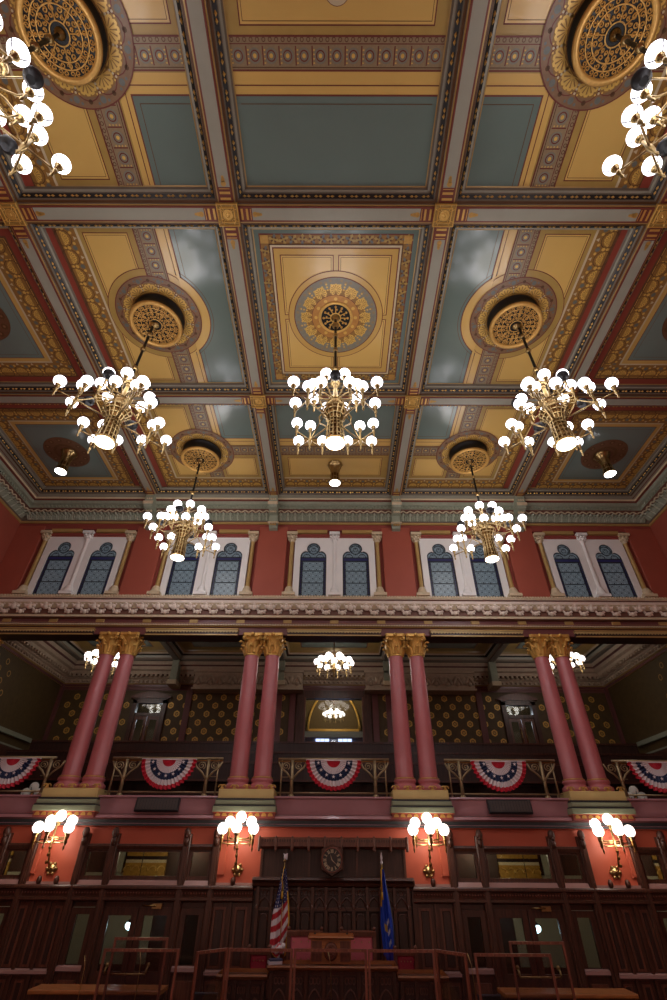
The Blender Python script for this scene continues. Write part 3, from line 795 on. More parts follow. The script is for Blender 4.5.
# plinths with a gilt scroll crest
def make_plinth(label):
    t = thing('column_plinth', label, 'plinth', (0, 0, 0), 0, 'plinths under the column pairs')
    m = MB()
    m.bbox(-.80, .80, YW-.30, YW+.62, 5.08, 5.32, 'plinth_gold'); m.box(-.83, .83, YW-.33, YW+.62, 5.04, 5.09, 'plinth_dark')
    m.bbox(-.85, .85, YW-.36, YW+.62, 4.93, 5.04, 'plinth_green'); m.box(-.87, .87, YW-.38, YW+.62, 4.895, 4.93, 'plinth_dark')
    m.bbox(-.89, .89, YW-.40, YW+.62, 4.76, 4.895, 'plinth_green')
    m.build('base_block', t)
    for k in (-2, -1, 0, 1, 2):
        x = k*.36; c = MB()
        for q in (-1, 1):
            c.tube([(x+q*(.03+.08*math.cos(a)*(1-a/9)), YW-.27, 5.36+.07*math.sin(a)*(1-a/9)) for a in [i*.5 for i in range(12)]], .02, 'gilt_dull', 5)
        c.build('scroll', t)
    f = MB(); f.box(-.86, .86, YW-.30, YW+.2, 4.62, 4.76, 'wall_deep_red'); f.box(-.88, .88, YW-.33, YW+.2, 4.74, 4.77, 'wall_orange')
    for k in range(9):
        x = -.74+k*.185
        P = [(x-.065, YW-.31, 4.66)]+[(x+.068*math.cos(PI-PI*i/8), YW-.31, 4.675+.07*math.sin(PI*i/8)) for i in range(9)]+[(x+.065, YW-.31, 4.66)]
        f.add(P+[(a, b+.02, c_) for a, b, c_ in P], [tuple(range(11))]+[(i, i+1, 12+i, 11+i) for i in range(10)], 'gilt_dull')
    f.build('shell_frieze', t)
    return t
p0 = None
for x, d in ((-7.59, 'outermost on the left'), (-2.51, 'just left of the centre bay'), (2.51, 'just right of the centre bay'), (7.59, 'outermost on the right')):
    lb = 'gold and green plinth under a column pair, ' + d
    if p0 is None: p0 = make_plinth(lb); p0.location = (x, 0, 0)
    else: dup(p0, lb, (x, 0, 0))

# ------------------------------------------------------------------ balcony front
mb = MB()
mb.sweepx([(YW+.05,5.16),(YW-.14,5.16),(YW-.16,5.12),(YW-.10,5.08),(YW-.02,4.72),(YW-.14,4.69),(YW-.16,4.62),(YW-.09,4.58),(YW-.08,4.50),(YW-.13,4.48),(YW-.13,4.43),(YW-.02,4.40),(YW+.2,4.40),(YW+.2,5.16)], -XW, XW,
  ['purple_red','purple_red','purple_red','purple_red','purple_dark','purple_red','purple_dark','plinth_dark','purple_red','plinth_dark','wall_orange','purple_red','purple_red'])
struct(mb.build('trim_12'), 'purple balcony fascia with mouldings')
for X, w in ((-5.02, 'left'), (5.02, 'right')):
    m = MB(); m.bbox(-.62, .62, -.06, .06, -.17, .17, 'speaker_black', .02); m.box(-.58, .58, -.07, -.055, -.135, .135, 'grille_grey')
    for k in range(14): m.box(-.57+k*.083, -.56+k*.083, -.076, -.068, -.13, .13, 'speaker_black')
    o = m.build('fascia_speaker'); o.location = (X, YW-.21, 4.93); o.rotation_euler = (rad(-10), 0, 0)
    tag(o, 'flat grey speaker panel on the balcony front, %s of the centre' % w, 'speaker', 'speakers on the balcony front')
# wall below
mb = MB(); mb.box(-XW, XW, YW, YW+.14, 3.0, 4.5, 'wall_orange')
mb2 = MB()
# orange wall in pieces so that transoms open into the corridor
units = [-10.05, -5.03, 5.03, 10.05]
def seg(a, b, z0, z1, m): mb2.box(a, b, YW, YW+.14, z0, z1, m)
cuts = sorted([(u-1.8, u+1.8) for u in units]); x = -XW
for a, b in cuts:
    seg(x, a, 3.0, 4.5, 'wall_orange'); seg(a, b, 3.9, 4.5, 'wall_orange'); x = b
seg(x, XW, 3.0, 4.5, 'wall_orange')
x = -XW
for a, b in cuts: seg(x, a, 0, 3.0, 'wood_black'); x = b
seg(x, XW, 0, 3.0, 'wood_black')
struct(mb2.build('wall_front'), 'orange wall strip over dark wood panelling below the gallery')
# vertical orange pilaster strips next to the sconces
k = 0
for sx in (-1, 1):
    for X in (3.05, 8.15):
        m = MB(); m.bbox(sx*X-.13-(.0), sx*X+.13, YW-.06, YW, 3.3, 4.46, 'wall_orange', .02)
        struct(m.build('trim_%d' % (13+k)), 'orange wall strip beside a sconce'); k += 1

# ------------------------------------------------------------------ wood panelling and doors
def post(mb, x, z0, z1, y=YW, w=.10, head=True, m='wood_dark'):
    mb.bbox(x-w, x+w, y-.16, y, z0, z1, m, .02)
    mb.box(x-w*.45, x+w*.45, y-.19, y-.15, z0+.1, z1-.12, m)
    if head:
        mb.sph((x, y-.2, z1+.02), .10, m, 10, 6, (1, 1, 1.3)); mb.sph((x, y-.2, z1-.16), .08, m, 8, 5, (1, 1, 1.6)); mb.sph((x, y-.26, z1-.06), .05, m, 6, 4)
    mb.sph((x, y-.19, z0+.35), .06, m, 8, 5, (1, .7, 1))
def dado(mb, x0, x1):
    mb.box(x0, x1, YW-.1, YW, 3.095, 3.15, 'sill_wood_sheen'); mb.sweepx([(YW,3.10),(YW-.19,3.09),(YW-.21,3.06),(YW-.21,3.02),(YW-.15,2.99),(YW-.13,2.86),(YW-.18,2.84),(YW-.18,2.79),(YW-.12,2.75),(YW,2.74)], x0, x1, 'wood_dark')
    n = round((x1-x0)/.075)
    for k in range(n):
        x = x0+(x1-x0)*(k+.5)/n; mb.sph((x, YW-.145, 2.93), .022, 'wood_frame', 6, 4)
fill = [(-8.25, -6.88), (-3.2, -2.1), (2.1, 3.2), (6.88, 8.25), (-13.1, -11.85), (11.85, 13.1)]
for i, (a, b) in enumerate(fill):
    mb = MB(); dado(mb, a, b)
    mb.box(a, b, YW-.06, YW, 0, 2.8, 'wood_dark')
    n = 3 if b-a > 1.2 else 2; w = (b-a)/n
    for k in range(n):
        x0, x1 = a+w*k+.12, a+w*(k+1)-.12
        for (z0, z1) in ((1.52, 2.66), (.25, 1.3)):
            mb.loop([(0,0),(.03,.02),(.05,-.015),(.08,-.015)], 0, 0, 0, 0, ['wood_dark']*3) if False else None
            mb.box(x0, x1, YW-.075, YW-.055, z0, z1, 'wood_mid'); mb.bbox(x0+.05, x1-.05, YW-.095, YW-.07, z0+.05, z1-.05, 'wood_black')
        mb.box(a+w*k-.035, a+w*k+.035, YW-.13, YW-.05, .1, 3.1, 'wood_dark'); mb.sph((a+w*k, YW-.13, 3.18), .07, 'wood_dark', 8, 6, (1, 1, 1.4))
    mb.sweepx([(YW-.05,1.5),(YW-.16,1.47),(YW-.16,1.41),(YW-.05,1.36)], a, b, 'sill_wood_sheen')
    struct(mb.build('trim_%d' % (17+i)), 'carved wood panelling with a beaded rail')
for ui, u in enumerate(units):
    f = MB(); dado(f, u-1.8, u+1.8)
    for q in (-1, 1):
        post(f, u+q*1.82, 0, 4.20); post(f, u+q*1.0, 0, 4.20)
    # top rail of the transoms and sills
    f.sweepx([(YW+.1,3.98),(YW-.12,3.97),(YW-.14,3.92),(YW-.1,3.84),(YW+.1,3.83)], u-1.8, u+1.8, 'wood_dark')
    f.sweepx([(YW+.1,3.22),(YW-.12,3.19),(YW-.16,3.08),(YW+.1,3.06)], u-1.8, u+1.8, 'sill_wood_sheen')
    f.box(u-1.8, u+1.8, YW, YW+.1, 2.64, 3.1, 'wood_dark')
    for (a, b) in ((-1.72, -1.1), (-.9, .9), (1.1, 1.72)):
        for (x0, x1, z0, z1) in ((a, a+.07, 3.2, 3.87), (b-.07, b, 3.2, 3.87), (a+.07, b-.07, 3.79, 3.87), (a+.07, b-.07, 3.2, 3.28)): f.box(u+x0, u+x1, YW-.05, YW+.05, z0, z1, 'wood_dark')
    for q in (-1, 1):   # side lights
        a, b = sorted((q*1.72, q*1.1))
        for (x0, x1, z0, z1) in ((a, a+.14, 0, 2.63), (b-.14, b, 0, 2.63), (a+.14, b-.14, 2.5, 2.63), (a+.14, b-.14, 0, 1.5)): f.box(u+x0, u+x1, YW-.05, YW+.05, z0, z1, 'wood_dark')
        f.bbox(u+a+.1, u+b-.1, YW-.08, YW-.04, .3, 1.3, 'wood_mid')
        f.sweepx([(YW-.04,1.56),(YW-.13,1.53),(YW-.13,1.46),(YW-.04,1.42)], u+a, u+b, 'sill_wood_sheen')
    d = f.build('door_%d' % (ui+1)); struct(d, 'carved double door with sidelights and transoms under the gallery')
    g = MB()
    for (a, b) in ((-1.66, -1.16), (-.84, .84), (1.16, 1.66)): g.box(u+a, u+b, YW, YW+.01, 3.27, 3.80, 'glass')
    g.build('transom_pane', d)
    for q in (-1, 1):
        g = MB(); a, b = sorted((q*1.58, q*1.24)); g.box(u+a, u+b, YW, YW+.01, 1.5, 2.5, 'glass'); g.build('sidelight_pane', d)
        a, b = sorted((q*.01, q*.9)); lf = MB()
        for (x0, x1, z0, z1) in ((a, a+.15, 0, 2.64), (b-.15, b, 0, 2.64), (a+.15, b-.15, 2.48, 2.64), (a+.15, b-.15, .9, 1.45), (a+.15, b-.15, 0, .2)): lf.box(u+x0, u+x1, YW-.02, YW+.05, z0, z1, 'wood_dark')
        lf.box(u+a+.15, u+b-.15, YW, YW+.03, .2, .9, 'wood_black')
        lo = lf.build('door_leaf', d)
        g = MB(); g.box(u+a+.15, u+b-.15, YW+.005, YW+.015, 1.45, 2.48, 'glass'); g.build('door_pane', lo)
    h = MB()
    h.tube([(u-.5, YW-.16, 1.42), (u+.5, YW-.16, 1.42)], .02, 'brass', 8)
    for q in (-1, 1): h.tube([(u+q*.5, YW-.02, 1.56), (u+q*.5, YW-.12, 1.52), (u+q*.5, YW-.16, 1.42)], .025, 'brass', 8); h.sph((u+q*.5, YW-.05, 1.57), .05, 'brass', 8, 6)
    h.build('push_bar', d)
    h = MB(); h.tube([(u+.1, YW-.1, 2.68), (u+.45, YW-.14, 2.68)], .02, 'brass', 8); h.box(u+.35, u+.6, YW-.12, YW-.04, 2.62, 2.72, 'brass'); h.build('door_closer', d)
# corridor beyond the doors
mb = MB()
mb.box(-XW, XW, 19.25, 19.35, 0, 4.6, 'wood_black')
for q in (-1, 1):
    for (a, b) in ((5.5, 8.15), (9.2, 11.6)):
        a_, b_ = sorted((q*a, q*b)); mb.box(a_, b_, 19.2, 19.25, 0, 3.3, 'corridor_wall')
    for (a, b) in ((6.75, 7.25), (10.6, 11.2)):
        a_, b_ = sorted((q*a, q*b)); mb.box(a_, b_, 19.15, 19.25, 3.3, 4.4, 'corridor_wall')
mb.box(-XW, XW, 19.17, 19.2, 0, 1.2, 'wood_dark')
for X in (-3.0, 3.0): mb.box(X-.5, X+.5, 18.9, 19.2, 0, 4.5, 'wood_dark')
for u in units:
    u = u+(.95 if u > 0 else -.95)+.12
    mb.box(u-.8, u+.5, 19.12, 19.17, 3.72, 4.2, 'corridor_gold'); mb.box(u-.8, u+.5, 19.10, 19.17, 3.63, 3.72, 'iron_black'); mb.box(u-.8, u+.5, 19.1, 19.17, 3.55, 3.63, 'cornice_cream'); mb.box(u-.8, u+.5, 19.1, 19.17, 3.2, 3.55, 'corridor_gold')
    for k in range(5):
        mb.tube([(u-.70+k*.27+.1*math.cos(2*PI*i/10), 19.09, 3.97+.1*math.sin(2*PI*i/10)) for i in range(11)], .02, 'gilt', 5)
        mb.tube([(u-.70+k*.27+.12*math.cos(PI*i/6), 19.09, 3.35+.12*math.sin(PI*i/6)) for i in range(7)], .02, 'gilt', 5)
struct(mb.build('wall_corridor'), 'pale corridor wall with a gilt stencilled frieze seen through the doors')
mc = MB(); mc.box(-XW, XW, YW+.14, 19.2, 4.46, 4.6, 'wood_mid'); struct(mc.build('ceiling_corridor'), 'dim corridor ceiling')
for sx, w in ((-1, 'left'), (1, 'right')):
    m = MB(); m.sph((0, 0, 0), .09, 'exit_glow', 12, 8, (1.3, .8, 1)); m.lathe([(.05, .07), (.08, .1), (.02, .14)], 'iron_black', 12); m.tube([(0,0,.1),(0,0,2.30)], .01, 'iron_black', 5)
    o = m.build('corridor_lamp'); o.location = (sx*5.55, 17.3, 2.19)
    tag(o, 'small bright corridor lamp seen through the %s double doors' % w, 'lamp', 'corridor lamps')

# ------------------------------------------------------------------ carved wooden backdrop behind the dais
t = thing('rostrum_backdrop', 'tall carved dark wood gothic backdrop with canopy behind the dais', 'panelling', (0, YW-.02, 0))
m = MB()
m.box(-2.02, 2.02, -.14, 0, 0, 3.2, 'wood_black'); m.box(-1.93, 1.93, -.12, 0, 3.2, 4.1, 'wood_black')
m.sweepx([(0,3.28),(-.3,3.27),(-.32,3.22),(-.24,3.16),(-.22,3.10),(-.14,3.06),(0,3.04)], -2.12, 2.12, 'wood_dark')
n = 11
for k in range(n+1):
    x = -1.95+k*(3.9/n); m.box(x-.035, x+.035, -.22, -.12, .9, 3.08, 'wood_dark'); m.lathe([(.045,0),(.05,.05),(.02,.09)], 'wood_dark', 8, (x, -.2, 2.64))
for z in (2.64, 1.30): m.box(-2.0, 2.0, -.2, -.12, z-.03, z+.03, 'wood_dark')
for k in range(n):   # gothic arches and quatrefoils
    x = -1.95+(k+.5)*(3.9/n); w = 3.9/n/2-.04
    arc = [(x-w*math.cos(a), -.17, 2.69+.12*math.sin(a)+.06*(1-abs(math.cos(a)))) for a in [PI*i/12 for i in range(13)]]
    m.tube(arc, .022, 'wood_dark', 5)
    m.tube([(x+.055*math.cos(2*PI*i/10), -.16, 2.96+.055*math.sin(2*PI*i/10)) for i in range(11)], .016, 'wood_dark', 5)
    for q in (-1, 1): m.tube([(x+q*.09+.045*math.cos(2*PI*i/8), -.16, 2.96+.045*math.sin(2*PI*i/8)) for i in range(9)], .012, 'wood_dark', 5)
    m.bbox(x-w+.02, x+w-.02, -.17, -.13, 1.38, 2.58, 'wood_black', .02)
    arc2 = [(x-(w-.03)*math.cos(a), -.175, 2.42+.13*math.sin(a)) for a in [PI*i/8 for i in range(9)]]; m.tube(arc2, .014, 'wood_dark', 5)
for k in range(7): m.box(-1.93+k*.643-.03, -1.93+k*.643+.03, -.16, -.1, 3.28, 4.0, 'wood_dark')
m.build('carved_panel', t)
m = MB()
m.sweepx([(0,4.12),(-.46,4.13),(-.5,4.10),(-.5,3.93),(-.44,3.9),(-.4,3.88),(0,3.9)], -2.0, 2.0, 'wood_mid')
for k in range(10):
    x = -1.98+k*(3.96/9); m.bbox(x-.035, x+.035, -.54, -.49, 3.86, 4.12, 'wood_mid', .015); m.sph((x, -.515, 3.85), .035, 'wood_mid', 8, 5); m.sph((x, -.515, 4.13), .03, 'wood_mid', 8, 5)
for k in range(60): m.box(-1.96+k*.0665-.02, -1.96+k*.0665+.02, -.52, -.49, 4.02, 4.08, 'wood_dark')
m.build('canopy', t)
# clock
t = thing('wall_clock', 'hexagonal wooden wall clock with black face and gold numerals', 'clock', (-.03, YW-.64, 3.60)); t.scale = (1.22, 1.22, 1.22)
P = [(0,.31),(.24,.22),(.24,-.13),(0,-.26),(-.24,-.13),(-.24,.22)]
m = MB(); m.add([(x, 0, z) for x, z in P]+[(x*.9, -.05, z*.9) for x, z in P]+[(x, .12, z) for x, z in P], [(6,7,8,9,10,11), (12,13,14,15,16,17)]+[(i, (i+1)%6, 6+(i+1)%6, 6+i) for i in range(6)]+[(i, (i+1)%6, 12+(i+1)%6, 12+i) for i in range(6)], 'wood_dark')
m.build('case', t)
m = MB(); ZC = .035
m.add([(.205*math.cos(2*PI*i/32), -.06, ZC+.205*math.sin(2*PI*i/32)) for i in range(32)], [tuple(range(32))], 'clock_face')
m.tube([(.21*math.cos(2*PI*i/32), -.062, ZC+.21*math.sin(2*PI*i/32)) for i in range(33)], .012, 'wood_frame', 6)
fc = m.build('clock_face', t)
m = MB()
rom = ['XII', 'I', 'II', 'III', 'IIII', 'V', 'VI', 'VII', 'VIII', 'IX', 'X', 'XI']
for i, s_ in enumerate(rom):
    a = -2*PI*i/12
    w = .011; widths = {'I': .016, 'V': .032, 'X': .034}; tot = sum(widths[c] for c in s_); x = -tot/2
    def pp(u, v): return (u*math.cos(a)-v*math.sin(a), -.066, ZC+u*math.sin(a)+v*math.cos(a))
    def bar(u0, u1, th=.005): m.add([pp(u0-th, .12), pp(u0+th, .12), pp(u1+th, .185), pp(u1-th, .185)], [(0,1,2,3)], 'cream')
    for c in s_:
        wd = widths[c]; cx = x+wd/2
        if c == 'I': bar(cx, cx)
        elif c == 'V': bar(cx, cx-wd*.36); bar(cx, cx+wd*.36)
        else: bar(cx-wd*.36, cx+wd*.36); bar(cx+wd*.36, cx-wd*.36)
        x += wd
m.build('numerals', fc)
m = MB()
for a, L, w in ((rad(20), .11, .009), (rad(-130), .15, .007)):
    dx, dz = math.sin(-a), math.cos(a)
    m.add([(-dz*w, -.07, ZC+dx*w), (dz*w, -.07, ZC-dx*w), (dx*L, -.07, ZC+dz*L)], [(0,1,2)], 'cream')
m.build('hands', fc)

# ------------------------------------------------------------------ dais, desks, chairs, lectern
m = MB(); m.box(-3.4, 3.4, 13.3, YW-.2, 0, .55, 'wood_black'); m.box(-2.6, 2.6, 14.3, YW-.2, .55, .85, 'wood_black')
m.box(-3.38, 3.38, 13.32, YW-.2, .55, .56, 'carpet'); m.box(-2.58, 2.58, 14.32, YW-.2, .85, .86, 'carpet')
struct(m.build('trim_23'), 'carpeted stepped dais platform')
def desk(name, label, x0, x1, y0, y1, zb, zt, arches, cat='desk'):
    t = thing(name, label, cat, ((x0+x1)/2, (y0+y1)/2, zb)); w = (x1-x0)/2; d = (y1-y0)/2; h = zt-zb
    m = MB(); m.box(-w, w, -d, d, 0, h-.06, 'wood_dark')
    n = arches
    for k in range(n+1): x = -w+2*w*k/n; m.box(x-.03, x+.03, -d-.05, -d, 0, h-.1, 'wood_dark')
    for k in range(n):
        x = -w+2*w*(k+.5)/n; ww = w/n-.05
        m.bbox(x-ww, x+ww, -d-.02, -d+.01, .05, h-.16, 'wood_black', .01)
        m.tube([(x-ww*math.cos(a), -d-.03, h-.56+.14*math.sin(a)+.06*(1-abs(math.cos(a)))) for a in [PI*i/10 for i in range(11)]], .016, 'wood_mid', 5)
        for q in (-1, 0, 1): m.tube([(x+q*ww*.55+ww*.25*math.cos(2*PI*i/8), -d-.03, h-.24+.05*math.sin(2*PI*i/8)) for i in range(9)], .01, 'wood_mid', 5)
    m.build('desk_body', t)
    m = MB(); m.sweepx([(-d-.1,h-.0),(-d-.12,h-.03),(-d-.08,h-.07),(-d,h-.10),(d+.04,h-.10),(d+.04,h)], -w-.08, w+.08, 'wood_warm'); m.build('desktop', t)
    return t
desk('speaker_desk', 'long carved wooden desk with gothic arches in front of the lectern', -1.30, 1.30, 14.0, 14.6, .56, 1.86, 7)
desk('clerk_desk', 'lower carved wooden side desk left of the speaker desk', -2.35, -1.45, 14.0, 14.6, .56, 1.72, 3)
desk('clerk_desk', 'lower carved wooden side desk right of the speaker desk', 1.45, 2.35, 14.0, 14.6, .56, 1.72, 3)
t = thing('lectern', 'golden brown wooden lectern with a round seal on the desk centre', 'lectern', (-.04, 14.3, 1.86))
m = MB(); m.box(-.44, .44, -.18, .18, 0, .40, 'wood_warm'); m.box(-.42, -.2, -.2, -.17, .04, .36, 'wood_mid'); m.box(.2, .42, -.2, -.17, .04, .36, 'wood_mid'); m.build('lectern_body', t)
m = MB(); m.sweepx([(-.26,.44),(-.27,.42),(-.22,.39),(.22,.40),(.22,.46)], -.5, .5, 'wood_warm'); m.build('slanted_top', t)
m = MB(); m.lathe([(.13,0),(.15,.01),(.13,.025),(.10,.02),(.0,.03)], 'wood_mid', 24); 
for k in range(8): m.sph((.075*math.cos(k*PI/4), .075*math.sin(k*PI/4), .025), .018, 'wood_frame', 6, 4)
o = m.build('seal', t); o.rotation_euler = (rad(90), 0, 0); o.location = (0, -.19, .2)
for q, w in ((-1, 'left'), (1, 'right')):
    m = MB(); m.tube([(0,0,0),(q*.02,-.03,.2),(-q*.02,-.1,.42),(-q*.08,-.16,.5)], .006, 'iron_black', 5); m.lathe([(.03,0),(.03,.01),(.01,.02)], 'iron_black', 10); m.sph((-q*.09,-.165,.51), .018, 'iron_black', 8, 5)
    o = m.build('gooseneck_microphone'); o.location = (-.04+q*.36, 14.3, 2.32); tag(o, 'thin black gooseneck microphone on the lectern, %s one' % w, 'microphone', 'lectern microphones')
def chair(name, label, x, y, zb, w, zseat, ztop, lm, group):
    t = thing(name, label, 'chair', (x, y, zb), 0, group); h = ztop-zb; s_ = zseat; W = w/2
    m = MB(); m.box(-W+.06, W-.06, -.28, .26, s_-.12, s_, lm); m.build('seat', t)
    m = MB(); m.bbox(-W+.09, W-.09, .22, .30, s_+.05, h-.1, lm, .03)
    for i in range(4):
        for j in range(3): m.sph((-W+.17+(w-.34)*i/3, .22, s_+.15+(h-s_-.35)*j/2), .015, 'brass', 6, 4)
    m.build('backrest', t)
    m = MB()
    for q in (-1, 1): m.box(q*(W-.04)-.04, q*(W-.04)+.04, .22, .32, 0, h, 'wood_mid'); m.sph((q*(W-.04), .27, h+.03), .045, 'wood_mid', 8, 6)
    m.sweepx([(.2,h-.1),(.19,h-.02),(.22,h),(.33,h),(.33,h-.1)], -W, W, 'wood_mid'); m.build('back_frame', t)
    for q in (-1, 1):
        m = MB(); m.tube([(q*(W-.04),-.3,s_+.22),(q*(W-.04),.24,s_+.24)], .035, 'wood_mid', 8); m.tube([(q*(W-.04),-.24,s_-.05),(q*(W-.04),-.26,s_+.22)], .025, 'wood_mid', 8); m.build('armrest', t)
        m = MB(); m.tube([(q*(W-.08),-.24,0),(q*(W-.08),-.24,s_-.1)], [.02,.035], 'wood_mid', 8); m.build('leg', t)
chair('high_back_chair', 'tall pink leather chair in a wood frame behind the lectern, left', -.66, 15.0, .86, .86, .5, 2.3, 'leather_pink', 'pink leather chairs behind the lectern')
chair('high_back_chair', 'tall pink leather chair in a wood frame behind the lectern, right', .60, 15.0, .86, .86, .5, 2.3, 'leather_pink', 'pink leather chairs behind the lectern')
chair('clerk_chair', 'small crimson leather chair behind the left side desk', -1.72, 14.95, .86, .56, .45, 1.98, 'leather_red', 'crimson side chairs')
chair('clerk_chair', 'small crimson leather chair behind the right side desk', 1.70, 14.95, .86, .56, .45, 1.98, 'leather_red', 'crimson side chairs')
# flower arrangement / papers left of the chairs
m = MB()
for k in range(9): m.sph((random.uniform(-.14,.14), random.uniform(-.06,.06), random.uniform(.16,.26)), .05, 'leather_pink' if k % 2 else 'flag_white', 8, 6)
for k in range(6): m.tube([(0,0,.02),(random.uniform(-.1,.1), 0, .2)], .006, 'plinth_green', 4)
m.lathe([(.06,0),(.07,.03),(.045,.1),(.06,.12)], 'brass_dark', 12)
o = m.build('flower_vase'); o.location = (-1.12, 14.35, 1.86); tag(o, 'small vase of pink and white flowers on the desk beside the striped flag', 'vase')
m = MB(); m.box(-.14,.14,-.1,.1,0,.05,'flag_white'); m.box(-.12,.15,-.09,.1,.05,.08,'bunt_blue')
o = m.build('paper_stack'); o.location = (-1.24, 14.08, 1.86); o.rotation_euler = (0,0,.3); tag(o, 'stack of papers on the left corner of the speaker desk', 'papers')

# ------------------------------------------------------------------ flags
def draped(mb, H, w0, w1, folds, colour, lean=0, shift=0):
    nu, nv = 44, 90; V = []
    for j in range(nv+1):
        t = j/nv; w = w0+(w1-w0)*min(1, t*1.6)**.8
        for i in range(nu+1):
            s_ = i/nu
            x = (s_-.42)*w+lean*t+.012*math.sin(7*t+4*s_); yy = (.03+.05*t)*math.sin(s_*folds*2*PI+t*1.5)
            z = -t*H*(1-.06*math.cos(s_*PI*1.3)) - .05*t*math.sin(s_*5)
            V.append((x, yy, z))
    by = {}
    for j in range(nv):
        for i in range(nu):
            m_ = colour((i+.5)/nu, (j+.5)/nv)
            by.setdefault(m_, []).append((j*(nu+1)+i, j*(nu+1)+i+1, (j+1)*(nu+1)+i+1, (j+1)*(nu+1)+i))
    base = len(mb.v); mb.v += V
    for m_, fs in by.items():
        k = mb.mi(m_)
        for f in fs: mb.f.append([base+q for q in f]); mb.m.append(k); mb.sm.append(True)
def us(s_, t):
    if s_ > .9 and t > .28 or t > .985: return 'flag_gold'
    q = t-.16*(1-s_)
    if q < .36:
        a, b = (s_*6) % 1, ((t*22)+(int(s_*6) % 2)*.5) % 1
        return 'flag_white' if (a-.5)**2+(b-.5)**2 < .035 else 'flag_blue'
    return 'flag_red' if int((t*1.0+s_*.28)*13.5) % 2 == 0 else 'flag_white'
def ct(s_, t):
    if s_ < .16 and t < .45: return 'flag_gold'
    if s_ > .93: return 'vine_blue'
    if .5 < s_ < .66 and .52 < t < .86 and math.sin(t*60+s_*20) > .2: return 'flag_white'
    if .28 < s_ < .5 and .6 < t < .68: return 'flag_gold'
    return 'flag_royal'
for (x, lab, cf, H, w0, w1, lean, name) in ((-1.26, 'striped national flag with stars and gold fringe hanging on a pole', us, 1.62, .10, .42, -.09, 'flag'), (1.26, 'blue flag with gold trim hanging on a pole right of the lectern', ct, 1.72, .10, .30, .08, 'flag')):
    t = thing(name, lab, 'flag', (x, 15.5, .86))
    m = MB(); m.tube([(0,0,.05),(0,0,2.72)], .018, 'brass', 8); m.build('pole', t)
    m = MB(); m.lathe([(.17,0),(.17,.03),(.08,.06),(.03,.14)], 'brass_dark', 20); m.build('stand', t)
    m = MB()
    if x < 0:
        m.sph((0,0,2.76), .035, 'brass', 10, 6); m.sph((0,0,2.84), .045, 'flag_white', 8, 6, (.7,.7,1.4)); m.add([(0,0,2.8),(-.05,0,2.92),(0,.0,2.9),(.07,0,2.92),(.06,0,2.78)], [(0,1,2),(0,2,3,4)], 'flag_white')
    else: m.lathe([(.02,2.7),(.035,2.74),(.015,2.78),(.028,2.84),(.0,2.98)], 'flag_white', 10)
    m.build('finial', t)
    m = MB(); draped(m, H, w0, w1, 2.2, cf, lean); o = m.build('cloth', t); o.location = (0, -.05, 2.60)
    m = MB(); m.tube([(.0,-.05,2.64),(-.03,-.07,2.4),(-.02,-.08,2.15)], .016, 'flag_gold', 6); m.tube([(-.02,-.08,2.15),(-.02,-.08,2.0)], [.02,.03], 'flag_gold', 6); m.build('cord', t)

# ------------------------------------------------------------------ clear screens in wooden frames on the front desks
def screen(label, pts, z0, z1, gz=2, name='clear_screen'):
    (xa, ya), (xb, yb) = pts
    L = math.hypot(xb-xa, yb-ya); t = thing(name, label, 'screen', (xa, ya, z0), math.atan2(yb-ya, xb-xa), 'framed clear screens'); h = z1-z0
    m = MB(); f = .028
    m.box(0, L, -.02, .02, h-.045, h, 'wood_frame'); m.box(0, L, -.02, .02, 0, .045, 'wood_frame')
    m.box(0, .045, -.02, .02, .04, h-.04, 'wood_frame'); m.box(L-.045, L, -.02, .02, .04, h-.04, 'wood_frame')
    for k in range(6): m.sph((L*(k+.5)/6, -.022, h-.022), .008, 'brass', 5, 3)
    m.build('frame', t)
    m = MB(); m.box(.04, L-.04, -.004, .004, .04, h-.04, 'plexi'); m.build('clear_panel', t)
zt = 2.26; yb = 12.6
scr = [('clear screen in a brown frame, left section before the speaker desk', (-2.02, yb), (-.77, yb), zt), ('clear screen in a brown frame, middle section before the lectern', (-.75, yb), (.66, yb), zt),
       ('clear screen in a brown frame, right section before the speaker desk', (.68, yb), (1.97, yb), zt),
       ('angled clear screen closing the left side of the centre desk', (-2.52, 12.05), (-2.04, yb-.02), 2.27), ('angled clear screen closing the right side of the centre desk', (1.99, yb-.02), (2.47, 12.05), 2.27),
       ('clear framed screen on the left desk, nearer and wider of two', (-4.42, 12.55), (-2.96, 12.55), 2.25), ('clear framed screen on the left desk, farther and higher of two', (-4.45, 13.1), (-3.35, 13.1), 2.36),
       ('clear framed screen on the right desk, nearer and wider of two', (2.72, 12.55), (4.2, 12.55), 2.22), ('clear framed screen on the right desk, farther and higher of two', (3.58, 13.1), (4.7, 13.1), 2.34)]
for lab, a, b, z1 in scr: screen(lab, (a, b), 1.20, z1)
for (x0, x1, lab) in ((-2.6, 2.6, 'curved front clerk table under the centre clear screens'), (-4.7, -2.75, 'front desk under the two left clear screens'), (2.75, 4.9, 'front desk under the two right clear screens')):
    t = thing('front_desk', lab, 'desk', ((x0+x1)/2, 12.6, 0)); w = (x1-x0)/2
    m = MB(); m.bbox(-w, w, -.62, .62, 1.12, 1.20, 'wood_warm'); m.build('desktop', t)
    m = MB(); m.box(-w+.08, w-.08, -.1, .55, 0, 1.12, 'wood_dark'); m.bbox(-w+.2, w-.2, -.13, -.1, .15, 1.0, 'wood_mid'); m.build('desk_body', t)
